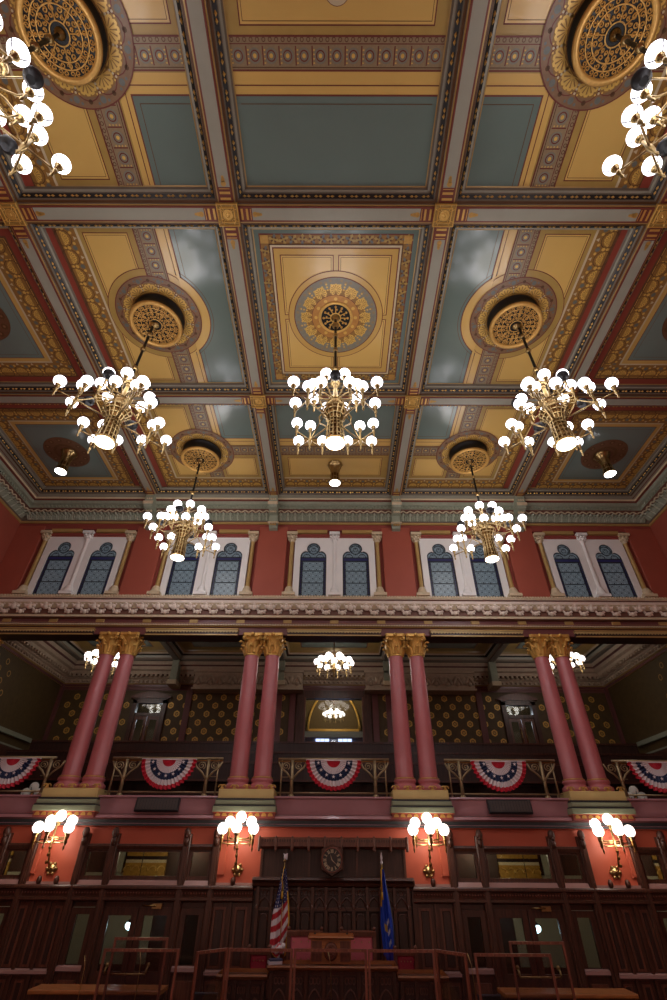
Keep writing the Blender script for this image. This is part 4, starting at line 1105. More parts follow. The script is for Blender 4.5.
for (x0, x1, lab) in ((-6.3, -3.55, 'long side counter against the left stretch of panelling'), (3.55, 6.3, 'long side counter against the right stretch of panelling')):
    t = thing('side_counter', lab, 'counter', ((x0+x1)/2, 14.2, 0)); w = (x1-x0)/2
    m = MB(); m.bbox(-w, w, -.3, .3, 1.40, 1.47, 'wood_warm'); m.build('countertop', t)
    m = MB(); m.box(-w+.05, w-.05, -.2, .28, 0, 1.40, 'wood_dark')
    for k in range(4): m.bbox(-w+.15+k*w/2, -w+w/2+.02+k*w/2-.06, -.23, -.2, .15, 1.25, 'wood_mid')
    m.build('counter_body', t)
# desk gooseneck lamps / mic stands behind the screens
for (x, y, lab) in ((-3.75, 12.85, 'slender brass gooseneck on the left front desk'), (-.03, 12.9, 'slender brass gooseneck behind the middle screen'), (-4.62, 12.3, 'slender brass gooseneck at the far left of the left front desk'), (2.72, 12.85, 'slender brass gooseneck at the left end of the right front desk')):
    m = MB(); m.lathe([(.05,0),(.05,.015),(.012,.03)], 'brass_dark', 12); m.tube([(0,0,.02),(.005,0,.5),(-.01,0,.82),(-.06,0,.98)], [.008,.008,.007,.012], 'brass', 6)
    o = m.build('gooseneck_lamp'); o.location = (x, y, 1.20); tag(o, lab, 'lamp', 'brass goosenecks on the front desks')
for x, w in ((-2.42, 'left'), (3.0, 'right')):
    m = MB(); m.bbox(-.22,.22,-.03,.03,.12,.40,'dark_cloth'); m.box(-.2,.2,-.035,-.03,.14,.38,'iron_black'); m.tube([(0,0,.14),(0,.02,.02)], .02, 'iron_black', 6); m.box(-.12,.12,-.08,.08,0,.02,'iron_black')
    o = m.build('monitor'); o.location = (x, 12.95, 1.20); tag(o, 'dark monitor on the %s side of the front desks' % w, 'monitor', 'desk monitors')

# ------------------------------------------------------------------ gallery railing
def rail_bay(label, cx, a, b):
    t = thing('balcony_railing', label, 'railing', (cx, YW+.02, 5.16), 0, 'gallery railings'); a -= cx; b -= cx
    m = MB(); m.tube([(a,0,.98),(b,0,.98)], .035, 'rail_metal', 8); m.box(a, b, -.03, .03, .90, .93, 'brass_dark'); m.build('top_rail', t)
    m = MB(); m.tube([(a,0,.10),(b,0,.10)], .022, 'rail_metal', 8); m.build('bottom_rail', t)
    for px in (-1.24, 1.24):
        m = MB()
        m.tube([(px,0,0),(px,0,.45),(px,0,.95)], [.06,.045,.055], 'rail_metal', 8)
        m.lathe([(.09,0),(.09,.03),(.05,.07)], 'rail_metal', 10, (px, 0, 0)); m.sph((px,0,.47), .07, 'rail_metal', 8, 6)
        for q in (-1, 1):
            m.tube([(px,0,.42),(px+q*.17,0,.62),(px+q*.34,0,.74),(px+q*.42,0,.9)], .03, 'rail_metal', 6)
            m.tube([(px+q*.2+.13*(1-i/22)*math.cos(i*.55+q), 0, .79+.11*(1-i/22)*math.sin(i*.55+q)) for i in range(20)], .018, 'rail_metal', 5)
        m.build('post', t)
    for px in (a+.12, b-.12):
        m = MB(); m.tube([(px,0,0),(px,0,.95)], .025, 'rail_metal', 8); m.tube([(px,0,.5),(px+(.2 if px < 0 else -.2),0,.5)], .012, 'rail_metal', 5); m.build('post', t)
rail_bay('ornamental gallery railing in the centre bay', 0, -1.68, 1.68)
rail_bay('ornamental gallery railing in the bay left of centre', -5.03, -6.72, -3.36)
rail_bay('ornamental gallery railing in the bay right of centre', 5.03, 3.36, 6.72)
rail_bay('ornamental gallery railing at the far left end', -9.82, -12.0, -8.45)
rail_bay('ornamental gallery railing at the far right end', 9.82, 8.45, 12.0)
# bunting
def star(mb, cx, cz, r, y, m):
    mb.add([(cx+(r if k % 2 == 0 else r*.42)*math.sin(k*PI/5), y, cz+(r if k % 2 == 0 else r*.42)*math.cos(k*PI/5)) for k in range(10)], [tuple(range(10))], m)
def bunting(mb):
    R = .83; np_ = 20; nr = 22; V = []
    for j in range(nr+1):
        r = .02+(R-.02)*j/nr
        for i in range(np_*2+1):
            a = PI*i/(np_*2); pl = (1 if i % 2 else -1)*.035*min(1, r*1.6)
            rr = r*(1+(.02 if i % 2 else -.02)*(j/nr)**3)
            V.append((-rr*math.cos(a), pl-.02-.05*math.sin(a)*r, -rr*math.sin(a)*.95-.0))
    by = {}
    for j in range(nr):
        f = (j+.5)/nr
        mm = 'bunt_red' if f < .22 or f > .86 else ('bunt_blue' if .46 < f < .66 else 'bunt_white')
        for i in range(np_*2):
            by.setdefault(mm, []).append((j*(np_*2+1)+i, j*(np_*2+1)+i+1, (j+1)*(np_*2+1)+i+1, (j+1)*(np_*2+1)+i))
    mb.v += V
    for m_, fs in by.items():
        k = mb.mi(m_)
        for f in fs: mb.f.append(list(f)); mb.m.append(k); mb.sm.append(False)
    for k in range(7):
        a = PI*(k+.5)/7 if False else PI*(.06+.88*k/6); r = R*.56
        star(mb, -r*math.cos(a), -r*math.sin(a)*.95, .055, -.10, 'bunt_white')
    mb.box(-R, R, -.035, -.0, -.015, .02, 'bunt_white')
b0 = None
for x, d in ((-9.7, 'at the far left end'), (-4.97, 'in the bay left of centre'), (0, 'in the centre bay'), (4.97, 'in the bay right of centre'), (9.7, 'at the far right end')):
    lb = 'red white and blue half-round bunting on the railing, ' + d
    if b0 is None:
        m = MB(); bunting(m); b0 = m.build('bunting'); b0.location = (x, YW-.04, 6.1); tag(b0, lb, 'bunting', 'patriotic buntings on the gallery railing')
    else:
        c = b0.copy(); C.objects.link(c); c.location = (x, YW-.04, 6.1); c['label'] = lb

# ------------------------------------------------------------------ gallery interior
GY = 23.6
mb = MB()
steps = [(YW+.14, 17.6, 4.9), (17.6, 19.0, 5.35), (19.0, 20.4, 5.9), (20.4, 21.8, 6.5), (21.8, GY, 7.1)]
for a, b, z in steps: mb.box(-XW, XW, a, b, 4.6, z, 'wood_black'); mb.box(-XW, XW, a, b, z, z+.01, 'carpet')
struct(mb.build('floor_gallery'), 'stepped dark gallery floor')
for i, (a, b, z) in enumerate(steps[1:4]):
    t = thing('gallery_bench', 'long dark wooden gallery bench, %s row from the railing' % ('first', 'second', 'third')[i], 'bench', (0, b-.35, z), 0, 'gallery benches')
    m = MB(); m.box(-12.5, 12.5, -.35, .15, .38, .44, 'wood_dark'); m.build('seat', t)
    m = MB(); m.box(-12.5, 12.5, .15, .22, .35, 1.0, 'wood_black'); m.box(-12.5, 12.5, .12, .25, .98, 1.05, 'wood_dark')
    m.build('backrest', t)
    for k in range(6): m = MB(); m.box(-12.45+k*4.98-.04, -12.45+k*4.98+.04, -.33, .2, .01, .4, 'wood_dark'); m.build('support', t)
# back and side walls
mb = MB()
W0 = 1.35
def wseg(a, b, z0, z1, m='wallpaper'): mb.box(a, b, GY, GY+.2, z0, z1, m)
wseg(-XW, -9.3, 4.6, 10.3); wseg(-9.3, -8.05, 9.6, 10.3); wseg(-8.05, -W0, 4.6, 10.3); wseg(-W0, W0, 4.6, 7.75, 'wood_dark'); wseg(-W0, W0, 9.75, 10.3, 'wood_dark')
wseg(W0, 8.05, 4.6, 10.3); wseg(8.05, 9.3, 9.6, 10.3); wseg(9.3, XW, 4.6, 10.3)
mb.box(-XW, XW, GY-.02, GY, 10.1, 10.3, 'purple_dark')
mb.box(-XW, XW, GY-.1, GY, 4.6, 7.75, 'wood_black') if False else None
for a, b in ((-XW, -9.45), (-7.9, 7.9), (9.45, XW)): mb.box(a, b, GY-.08, GY, 7.1, 7.75, 'wood_dark')
struct(mb.build('wall_gallery'), 'dark wallpapered back wall of the gallery')
# gilt wallpaper rosettes as raised stencils
mb = MB()
def ros(x, z, y=GY-.004, m='wallpaper_gold'):
    for r0, r1 in ((.08, .135), (.02, .045)):
        P = []
        for k in range(12): t = 2*PI*k/12; P += [(x+r0*math.cos(t), y, z+r0*math.sin(t)), (x+r1*math.cos(t)*(1.0+.12*(k%2)), y, z+r1*math.sin(t)*(1.+.12*(k%2)))]
        mb.add(P, [(2*k, 2*k+1, (2*k+3)%24, (2*k+2)%24) for k in range(12)], m)
row = 0; z = 7.95
while z < 10.1:
    k = -18
    while k <= 18:
        x = k*.70+(.35 if row % 2 else 0)
        if 2.15 < abs(x) < 12.8 and not 7.75 < abs(x) < 9.6: ros(x, z)
        k += 1
    z += .37; row += 1
for sx in (-1, 1):
    P = []
    for r in range(7):
        for k in range(4):
            y = 16.9+k*.7+(.35 if r % 2 else 0); z = 7.7+r*.37
            q = []
            for i in range(12):
                t = 2*PI*i/12; q += [(sx*(XW-.004), y+.085*math.cos(t), z+.085*math.sin(t)), (sx*(XW-.004), y+.12*math.cos(t), z+.12*math.sin(t))]
            mb.add(q, [(2*i, 2*i+1, (2*i+3)%24, (2*i+2)%24) for i in range(12)], 'gilt_dull')
o = mb.build('trim_24'); struct(o, 'gilt rosettes stencilled on the gallery wallpaper')
mb = MB()
for sx in (-1, 1):
    a, b = sorted((sx*XW, sx*(XW+.2)))
    mb.box(a, b, YW+.1, GY, 4.6, 12, 'wallpaper')
    a, b = sorted((sx*XW, sx*(XW-.12))); mb.box(a, b, GY-.2, GY, 7, 10.3, 'purple_dark'); mb.box(a, b, 17.2, 22.4, 7.58, 7.74, 'cornice_green'); mb.box(a, b, 17.2, 22.4, 7.2, 7.26, 'cornice_green'); mb.box(a, b, 17.2, 22.6, 5.4, 7.2, 'wood_dark')
for X in (-6.9, -1.95, 1.95, 6.9, -2.6, 2.6): mb.box(X-.14, X+.14, GY-.08, GY, 7.1, 10.3, 'purple_dark')
struct(mb.build('wall_gallery_side'), 'side walls and posts of the gallery')
# gallery cornice and ceiling
mb = MB()
gp = [(0,10.25),(.05,10.26),(.06,10.36),(.12,10.40),(.13,10.58),(.22,10.62),(.24,10.72),(.36,10.76),(.38,10.9),(.5,10.95),(.52,11.1),(.62,11.14),(.64,11.3),(.8,11.32)]
mb.loop(gp, -XW, XW, YW-.2, GY, ['gold_paint','purple_dark','gold_paint','gallery_cornice','gallery_cornice','gallery_cornice','frieze_brown','gallery_cornice','gallery_cornice','gallery_cornice','purple_dark','gallery_cornice','grey_dark'])
for k in range(-58, 59):
    x = k*.22; mb.box(x-.05, x+.05, GY-.42, GY-.22, 10.64, 10.76, 'gallery_cornice')
    mb.sph((x, GY-.16, 10.49), .075, 'gallery_cornice', 6, 4)
for sx in (-1, 1):
    for k in range(32):
        y = YW+.3+k*.22; a, b = sorted((sx*(XW-.42), sx*(XW-.22))); mb.box(a, b, y-.05, y+.05, 10.64, 10.76, 'gallery_cornice'); mb.sph((sx*(XW-.16), y, 10.49), .075, 'gallery_cornice', 6, 4)
for (a, b) in ((-6.6, -1.5), (1.5, 6.6)):
    mb.box(a, b, GY-.75, GY-.1, 10.0, 10.78, 'gallery_cornice'); mb.box(a-.06, b+.06, GY-.85, GY-.1, 10.74, 10.84, 'gallery_cornice'); mb.box(a-.06, b+.06, GY-.82, GY-.1, 9.96, 10.04, 'gallery_cornice')
    n = 5
    for k in range(n):
        x = a+(b-a)*(k+.5)/n
        for q in (-1, 1):
            mb.tube([(x+q*(.08+.40*t), GY-.78, 10.22+.32*math.sin(t*PI)) for t in [i/8 for i in range(9)]], .07, 'gallery_cornice', 6); mb.sph((x+q*.28, GY-.78, 10.25), .11, 'gallery_cornice', 8, 5)
        mb.sph((x, GY-.78, 10.42), .14, 'gallery_cornice', 8, 6, (1, .5, 1.3))
for k in range(-9, 10): mb.tube([(k*.2+.07*math.cos(i*.7), GY-.30, 10.68+.06*math.sin(i*.7)) for i in range(8)], .016, 'gold_paint', 5)
struct(mb.build('trim_25'), 'dim carved cornice of the gallery')
mb = MB()
mb.box(-XW, XW, YW+.45, GY, 11.7, 11.8, 'grey_dark')
gx = [-XW+.7, -7.6, -2.52, 2.52, 7.6, XW-.7]
for i in range(5):
    a, b = gx[i], gx[i+1]
    mb.loop([(.10,11.3),(.12,11.34),(.2,11.36),(.22,11.46),(.32,11.5),(.34,11.56),(.42,11.6),(.45,11.66),(.5,11.68),(.95,11.68),(.97,11.675),(4,11.675)] if False else [(.10,11.3),(.14,11.36),(.2,11.38),(.24,11.48),(.34,11.52),(.36,11.6),(.42,11.64)], a, b, 16.9, GY-.7, ['grey_dark','gallery_cornice','grey','rope_black','gallery_cornice','gold_paint'])
    mb.add([(a+.1,16.9+.1,11.66),(b-.1,17.0,11.66),(b-.1,GY-.8,11.66),(a+.1,GY-.8,11.66)], [(0,1,2,3)], 'olive_gold')
    mb.add([(a+.95,17.8,11.655),(b-.95,17.8,11.655),(b-.95,GY-1.6,11.655),(a+.95,GY-1.6,11.655)], [(0,1,2,3)], 'line_red')
    mb.add([(a+1.,17.85,11.65),(b-1.,17.85,11.65),(b-1.,GY-1.65,11.65),(a+1.,GY-1.65,11.65)], [(0,1,2,3)], 'teal')
    if i: mb.box(a-.12, a+.12, 16.7, GY-.7, 11.28, 11.7, 'grey_dark'); mb.box(a-.16, a+.16, GY-.85, GY-.05, 10.3, 11.3, 'cornice_green'); mb.bbox(a-.22, a+.22, GY-.95, GY-.1, 10.15, 10.35, 'cornice_cream')
mb.box(-XW, XW, YW+.4, 17.0, 11.28, 11.7, 'grey_dark')
struct(mb.build('ceiling_gallery'), 'coffered gallery ceiling in teal and gold')
# gallery doors
for i, sx in enumerate((-1, 1)):
    X = sx*8.68
    m = MB()
    for q in (-1, 1): m.box(X+q*.70-.1, X+q*.70+.1, GY-.12, GY+.1, 7.11, 9.65, 'wood_dark')
    m.box(X-.8, X+.8, GY-.12, GY+.1, 9.5, 9.72, 'wood_dark'); m.box(X-.6, X+.6, GY-.08, GY+.08, 8.95, 9.08, 'wood_dark')
    m.add([(X-.95,GY-.16,9.72),(X+.95,GY-.16,9.72),(X+.95,GY-.16,9.80),(X+.5,GY-.16,9.96),(X,GY-.16,10.04),(X-.5,GY-.16,9.96),(X-.95,GY-.16,9.80),(X-.95,GY,9.72),(X+.95,GY,9.72),(X+.95,GY,9.80),(X+.5,GY,9.96),(X,GY,10.04),(X-.5,GY,9.96),(X-.95,GY,9.80)],
          [(0,1,2,3,4,5,6)]+[(j,(j+1)%7,7+(j+1)%7,7+j) for j in range(7)], 'wood_mid')
    d = m.build('door_%d' % (5+i)); struct(d, 'dark gallery door with pediment and glazed transom')
    g = MB(); g.box(X-.6, X+.6, GY, GY+.01, 9.08, 9.5, 'glass'); g.build('transom_pane', d)
    for q in (-1, 1):
        a, b = sorted((X+q*.01, X+q*.6)); l = MB()
        for (x0, x1, z0, z1) in ((a, a+.13, 7.11, 8.95), (b-.13, b, 7.11, 8.95), (a+.13, b-.13, 8.8, 8.95), (a+.13, b-.13, 7.11, 7.9)): l.box(x0, x1, GY-.03, GY+.03, z0, z1, 'wood_mid')
        lo = l.build('door_leaf', d); g = MB(); g.box(a+.13, b-.13, GY, GY+.01, 7.9, 8.8, 'glass'); g.build('door_pane', lo)
        h = MB(); h.tube([(X+q*.10, GY-.08, 7.9), (X+q*.10, GY-.08, 8.5)], .018, 'brass', 6); h.sph((X+q*.10, GY-.05, 7.9), .035, 'brass', 6, 4); h.sph((X+q*.10, GY-.05, 8.5), .035, 'brass', 6, 4); h.build('door_handle', lo)
# hall beyond: lit arch, balustrade and coloured windows
mb = MB()
mb.box(-12, 12, 29, 29.2, 4.6, 13, 'wallpaper'); mb.box(-12, 12, 28.95, 29, 4.6, 8.6, 'hall_blue'); mb.box(-12, 12, GY+.2, 29, 12.8, 13, 'grey_dark'); mb.box(-12, 12, GY+.2, 29, 4.5, 4.6, 'carpet')
mb.box(-12.1, -12, GY+.2, 29.2, 4.5, 13, 'hall_blue'); mb.box(12, 12.1, GY+.2, 29.2, 4.5, 13, 'hall_blue')
mb.box(-2.2, 2.2, 28.6, 28.95, 9.05, 9.35, 'hall_blue'); mb.box(-2.0, 2.0, 28.8, 28.95, 8.2, 9.05, 'hall_blue')
struct(mb.build('wall_hall'), 'outer hall wall with blue-grey balustrade')
mb = MB()
mb.tube([(1.45*math.cos(PI*i/20), 28.8, 9.45+2.1*math.sin(PI*i/20)) for i in range(21)], .06, 'gilt', 8)
mb.box(-1.4, 1.4, 28.7, 28.9, 9.38, 9.5, 'gilt')
struct(mb.build('trim_26'), 'gilt pointed arch in the hall beyond the gallery')
for j, X in enumerate((-.62, .62)):
    m = MB(); m.box(X-.38, X+.38, 28.72, 28.8, 8.55, 9.0, 'lit_window')
    for k in range(4): m.box(X-.39+k*.253, X-.37+k*.253, 28.70, 28.72, 8.53, 9.02, 'win_lead')
    m.box(X-.39, X+.39, 28.70, 28.72, 8.77, 8.79, 'win_lead'); m.box(X-.42, X+.42, 28.68, 28.8, 9.0, 9.05, 'hall_blue')
    struct(m.build('window_%d' % (6+j)), 'small coloured window lit by daylight in the far hall')
# interior window of the centre gallery
m = MB()
for (x0, x1, z0, z1) in ((-1.75, -1.35, 7.3, 10.1), (1.35, 1.75, 7.3, 10.1), (-1.35, 1.35, 9.75, 10.1), (-1.35, 1.35, 7.6, 7.78)): m.box(x0, x1, GY-.15, GY+.05, z0, z1, 'wood_dark')
for (x0, x1, z0, z1) in ((-1.40, -1.32, 7.75, 9.8), (1.32, 1.40, 7.75, 9.8)): m.box(x0, x1, GY-.18, GY-.1, z0, z1, 'wood_mid')
w = m.build('window_8'); struct(w, 'large interior window in the centre of the gallery wall')
m = MB(); m.box(-1.35, 1.35, GY, GY+.01, 7.78, 9.75, 'glass'); m.build('glass_pane', w)

# ------------------------------------------------------------------ other room surfaces
mb = MB(); mb.box(-XW-.2, XW+.2, YR-.3, 19.3, -.15, 0, 'carpet'); struct(mb.build('floor'), 'patterned red carpet floor')
for sx, w in ((-1, 'left'), (1, 'right')):
    mb = MB(); a, b = sorted((sx*XW, sx*(XW+.25)))
    mb.box(a, b, YR-.3, YW+.3, 4.5, ZP+.1, 'wall_red'); mb.box(a, b, YR-.3, 19.3, 0, 4.5, 'wall_orange')
    c_, d_ = sorted((sx*XW, sx*(XW-.08))); mb.box(c_, d_, YR, YW, 0, 3.0, 'wood_dark')
    c_, d_ = sorted((sx*XW, sx*(XW-.3))); mb.box(c_, d_, YR, YW-.5, 10.6, 11.4, 'cornice_taupe')
    struct(mb.build('wall_'+w), 'red side wall on the %s' % w)
mb = MB(); mb.box(-XW, XW, YR-.3, YR, 0, ZP, 'wall_red'); struct(mb.build('wall_rear'), 'red rear wall behind the viewer')

# ------------------------------------------------------------------ ceiling medallion drums
def make_drum(label):
    t = thing('ceiling_medallion', label, 'ceiling medallion', (0, 0, 0), 0, 'gilt pierced drums on the ceiling')
    m = MB(); m.lathe([(.70, 0), (.70, -.06), (.67, -.08), (.67, -.36), (.70, -.40)], 'iron_black', 48, cap=False); m.lathe([(.0, -.385), (.66, -.385)], 'iron_black', 48, cap=False); m.build('drum', t)
    m = MB(); m.lathe([(.60, -.40), (.61, -.44), (.66, -.47), (.71, -.45), (.73, -.40), (.70, -.38)], 'gilt_dull', 48, cap=False)
    for r in (.50, .39, .17): m.lathe([(r-.012, -.42), (r, -.435), (r+.012, -.42)], 'gilt_dull', 40, cap=False)
    m.build('rim', t)
    m = MB()
    def curl(cx, cy, r, a0, sgn, th=.011):
        pts = []
        for i in range(13):
            a = i/12; rr = r*(1-.75*a); an = a0+sgn*a*PI*2.4
            pts.append((cx+rr*math.cos(an), cy+rr*math.sin(an), -.418))
        m.tube(pts, th, 'gilt_dull', 4)
    for k in range(32):
        t_ = 2*PI*k/32; curl(.555*math.cos(t_), .555*math.sin(t_), .048, t_, 1 if k % 2 else -1)
    for k in range(20):
        t_ = 2*PI*k/20; curl(.445*math.cos(t_), .445*math.sin(t_), .05, t_+PI/2, 1 if k % 2 else -1)
    for k in range(16):
        t_ = 2*PI*k/16; curl(.335*math.cos(t_), .335*math.sin(t_), .05, t_, 1 if k % 2 else -1, .012)
        t_ += PI/16; curl(.245*math.cos(t_), .245*math.sin(t_), .036, t_, -1 if k % 2 else 1, .011)
    for k in range(8):
        t_ = 2*PI*k/8; m.tube([(.17*math.cos(t_), .17*math.sin(t_), -.42), (.5*math.cos(t_), .5*math.sin(t_), -.42)], .012, 'gilt_dull', 4)
    m.build('pierced_grille', t)
    m = MB(); m.lathe([(.0, -.50), (.05, -.49), (.09, -.44), (.10, -.41), (.05, -.39)], 'brass', 20, cap=False); m.build('stem_cup', t)
    return t
d0 = None
sideY = {0: 1.65, 1: YC, 2: 13.1}
names = {0: 'nearest row', 1: 'middle row', 2: 'row next to the end wall'}
for r in (0, 1, 2):
    for sx, w in ((-1, 'left'), (1, 'right')):
        lb = 'gilt pierced ceiling drum, %s, %s of centre' % (names[r], w)
        if d0 is None: d0 = make_drum(lb); d0.location = (sx*5.03, sideY[r], ZP-.04)
        else: dup(d0, lb, (sx*5.03, sideY[r], ZP-.04))
# flat centre rose
t = thing('ceiling_rose', 'flat black and gold pierced rose at the centre of the middle coffer', 'ceiling rose', (0, YC, ZP-.062))
m = MB(); m.lathe([(0, -.0), (.44, 0)], 'iron_black', 40, cap=False); m.build('backing', t)
m = MB(); m.lathe([(.41, 0), (.42, -.03), (.45, -.04), (.48, -.02), (.49, .0)], 'gilt', 40, cap=False); m.lathe([(.12, -.01), (.14, -.03), (.16, -.01)], 'gilt', 24, cap=False)
for k in range(12):
    a = 2*PI*k/12
    m.add([((.16)*math.cos(a-.1), .16*math.sin(a-.1), -.02), (.16*math.cos(a+.1), .16*math.sin(a+.1), -.02), (.36*math.cos(a+.03), .36*math.sin(a+.03), -.02), (.36*math.cos(a-.03), .36*math.sin(a-.03), -.02)], [(0,1,2,3)], 'gilt')
    m.sph((.34*math.cos(a), .34*math.sin(a), -.02), .035, 'gilt', 8, 5); m.sph((.26*math.cos(a+.13), .26*math.sin(a+.13), -.02), .028, 'gilt', 8, 5)
m.build('pierced_grille', t)

# ------------------------------------------------------------------ chandeliers
def globe_part(parent, p, r, mname, tilt=0):
    key = (round(r, 3), mname)
    if key not in globe_part.cache:
        g = MB(); g.sph((0, 0, 0), r, mname, 18, 12); g0 = g.build('globe', parent)
        s_ = MB(); s_.lathe([(r*.22, -r*1.62), (r*.34, -r*1.5), (r*.2, -r*1.35), (r*.42, -r*1.08), (r*.5, -r*.92), (r*.3, -r*.9)], 'brass', 12)
        for k in range(3):
            a = 2*PI*k/3+.5
            s_.tube([(r*1.03*math.sin(b)*math.cos(a), r*1.03*math.sin(b)*math.sin(a), -r*1.03*math.cos(b)) for b in [.45+i*.19 for i in range(6)]], r*.07, 'iron_black', 4)
        s0 = s_.build('globe_holder', g0)
        globe_part.cache[key] = (g0, s0); g0.location = p
        return g0
    g0, s0 = globe_part.cache[key]
    g = g0.copy(); C.objects.link(g); g.parent = parent; g.location = p
    s_ = s0.copy(); C.objects.link(s_); s_.parent = g
    return g
globe_part.cache = {}
def make_chandelier(label):
    t = thing('chandelier', label, 'chandelier', (0, 0, 0), 0, 'large brass globe chandeliers')
    # local z: 0 = underside of the lowest lamp (world 11.25)
    h = lambda z: z-11.25
    m = MB(); m.tube([(0,0,h(12.45)),(0,0,h(15.4))], .035, 'iron_black', 10)
    for z in (12.9, 13.55, 14.35, 15.0): m.lathe([(.04, -.06), (.065, -.04), (.075, 0), (.065, .04), (.04, .06)], 'brass', 12, (0, 0, h(z)))
    m.lathe([(.04,0),(.13,.03),(.11,.12),(.05,.18),(.04,.3)], 'brass', 16, (0,0,h(12.9)))
    m.build('stem', t)
    m = MB(); m.lathe([(.05, -.32), (.07, -.2), (.06, -.12), (.15, -.08), (.19, 0), (.15, .08), (.07, .12), (.05, .4), (.03, .6)], 'brass', 20, (0, 0, h(12.30))); m.build('hub', t)
    # lamp cage
    m = MB(); zb = h(10.92)
    P = [(.215, .0), (.20, .12), (.185, .35), (.165, .6), (.165, .72), (.20, .86), (.27, .97), (.31, 1.02)]
    m.lathe([(r*.90, z+zb) for r, z in P], 'brass_dark', 24, cap=False)
    for z, r in ((.01,.222),(.06,.215),(.18,.202),(.34,.19),(.48,.182),(.60,.17),(.70,.17),(.84,.2),(.94,.255),(1.02,.315),(1.06,.30)):
        m.tube([(r*math.cos(2*PI*i/24), r*math.sin(2*PI*i/24), z+zb) for i in range(25)], .015, 'brass', 5)
    for k in range(14):
        a = 2*PI*k/14
        m.tube([((r+.006)*math.cos(a), (r+.006)*math.sin(a), z+zb) for r, z in P], .015, 'brass', 5)
        m.sph((.31*math.cos(a), .31*math.sin(a), 1.06+zb), .028, 'brass', 6, 4)
    m.lathe([(.27,1.03+zb),(.12,1.1+zb),(.06,1.2+zb),(.05,1.36+zb)], 'brass', 16, cap=False)
    m.build('lamp_cage', t)
    m = MB(); m.lathe([(.0,zb-.05),(.09,zb-.045),(.16,zb-.03),(.212,zb+.01)], 'lamp_lens', 24, cap=False); m.build('lamp_lens', t)
    # inner ring: 8 globes
    R8 = .56
    for k in range(8):
        a = PI/8+2*PI*k/8; c, s_ = math.cos(a), math.sin(a)
        m = MB(); m.tube([(.08*c,.08*s_,h(12.30)),(.30*c,.30*s_,h(12.26)),(.50*c,.50*s_,h(12.28)),(R8*c,R8*s_,h(12.44))], .017, 'brass', 6)
        m.lathe([(.012,-.26),(.028,-.2),(.015,-.14),(.03,-.06),(.02,0)], 'brass', 8, (R8*c, R8*s_, h(12.44)))
        m.build('arm', t)
        globe_part(t, (R8*c, R8*s_, h(12.68)), .137, 'globe')
    # four clusters
    for k in range(4):
        a = PI/4+k*PI/2; c, s_ = math.cos(a), math.sin(a); cx, cy = .86*c, .86*s_; z0 = h(11.62)
        tx, ty = -s_, c
        m = MB()
        m.tube([(cx+.42*c, cy+.42*s_, z0), (.16*c, .16*s_, z0)], .018, 'brass', 6)
        m.tube([(cx+.42*tx, cy+.42*ty, z0), (cx-.42*tx, cy-.42*ty, z0)], .018, 'brass', 6)
        # scrolled supports
        m.tube([(.07*c,.07*s_,h(12.32)),(.35*c,.35*s_,h(12.32)),(.55*c,.55*s_,h(12.2)),(.52*c,.52*s_,h(11.95)),(.33*c,.33*s_,h(11.72)),(.21*c,.21*s_,h(11.55))], .018, 'brass', 6)
        m.tube([(.1*c,.1*s_,h(12.30)),(.5*c,.5*s_,h(12.0)),(.75*c,.75*s_,h(11.72)),(cx,cy,z0)], .013, 'brass', 5)
        m.lathe([(.01,-.30),(.03,-.24),(.015,-.18),(.04,-.1),(.05,0),(.03,.1),(.02,.3)], 'brass', 10, (cx, cy, z0))
        for (ex, ey) in ((cx+.42*c, cy+.42*s_), (cx+.42*tx, cy+.42*ty), (cx-.42*tx, cy-.42*ty)):
            m.lathe([(.006,-.20),(.026,-.15),(.014,-.1),(.035,-.03),(.03,.03),(.016,.06),(.016,.1)], 'brass', 8, (ex, ey, z0))
        m.build('arm_cluster', t)
        for (ex, ey) in ((cx+.42*c, cy+.42*s_), (cx+.42*tx, cy+.42*ty), (cx-.42*tx, cy-.42*ty)): globe_part(t, (ex, ey, z0+.27), .13, 'globe')
        globe_part(t, (cx, cy, z0+.50), .13, 'globe')
    for k in range(4):
        a = k*PI/2; c, s_ = math.cos(a), math.sin(a)
        m = MB(); m.sph((.78*c, .78*s_, h(12.3)), .13, 'speaker_black', 16, 10, (1, 1, .8)); m.lathe([(.06,-.105),(.12,-.06),(.125,-.04)], 'iron_black', 16, (.78*c,.78*s_,h(12.3)))
        m.tube([(.1*c,.1*s_,h(12.32)),(.66*c,.66*s_,h(12.32))], .012, 'brass', 5)
        m.build('round_speaker', t)
    return t
ch0 = None
for (x, y, d) in ((-5.1, YC, 'middle row, left'), (0, YC, 'middle of the ceiling, in the centre'), (5.1, YC, 'middle row, right'), (-5.03, 13.1, 'far row by the end wall, left'), (5.03, 13.1, 'far row by the end wall, right'), (-5.03, 1.65, 'nearest row, cut by the top left corner'), (5.03, 1.65, 'nearest row, cut by the top right corner')):
    lb = 'large brass chandelier with white globes, ' + d
    zz = 11.25 if y < 10 else 11.62
    if ch0 is None: ch0 = make_chandelier(lb); ch0.location = (x, y, zz)
    else: ch0_ = dup(ch0, lb, (x, y, zz))
    cc = ch0_ if ch0 is not None and x != -5.1 else ch0
    if y < 10:
        m = MB(); m.tube([(0,0,4.1),(0,0,4.25 if x else 4.65)], .035, 'iron_black', 10); m.lathe([(.03,-.12),(.09,-.06),(.10,0)], 'brass', 16, (0,0,4.26 if x else 4.64)); m.build('stem_top', cc)

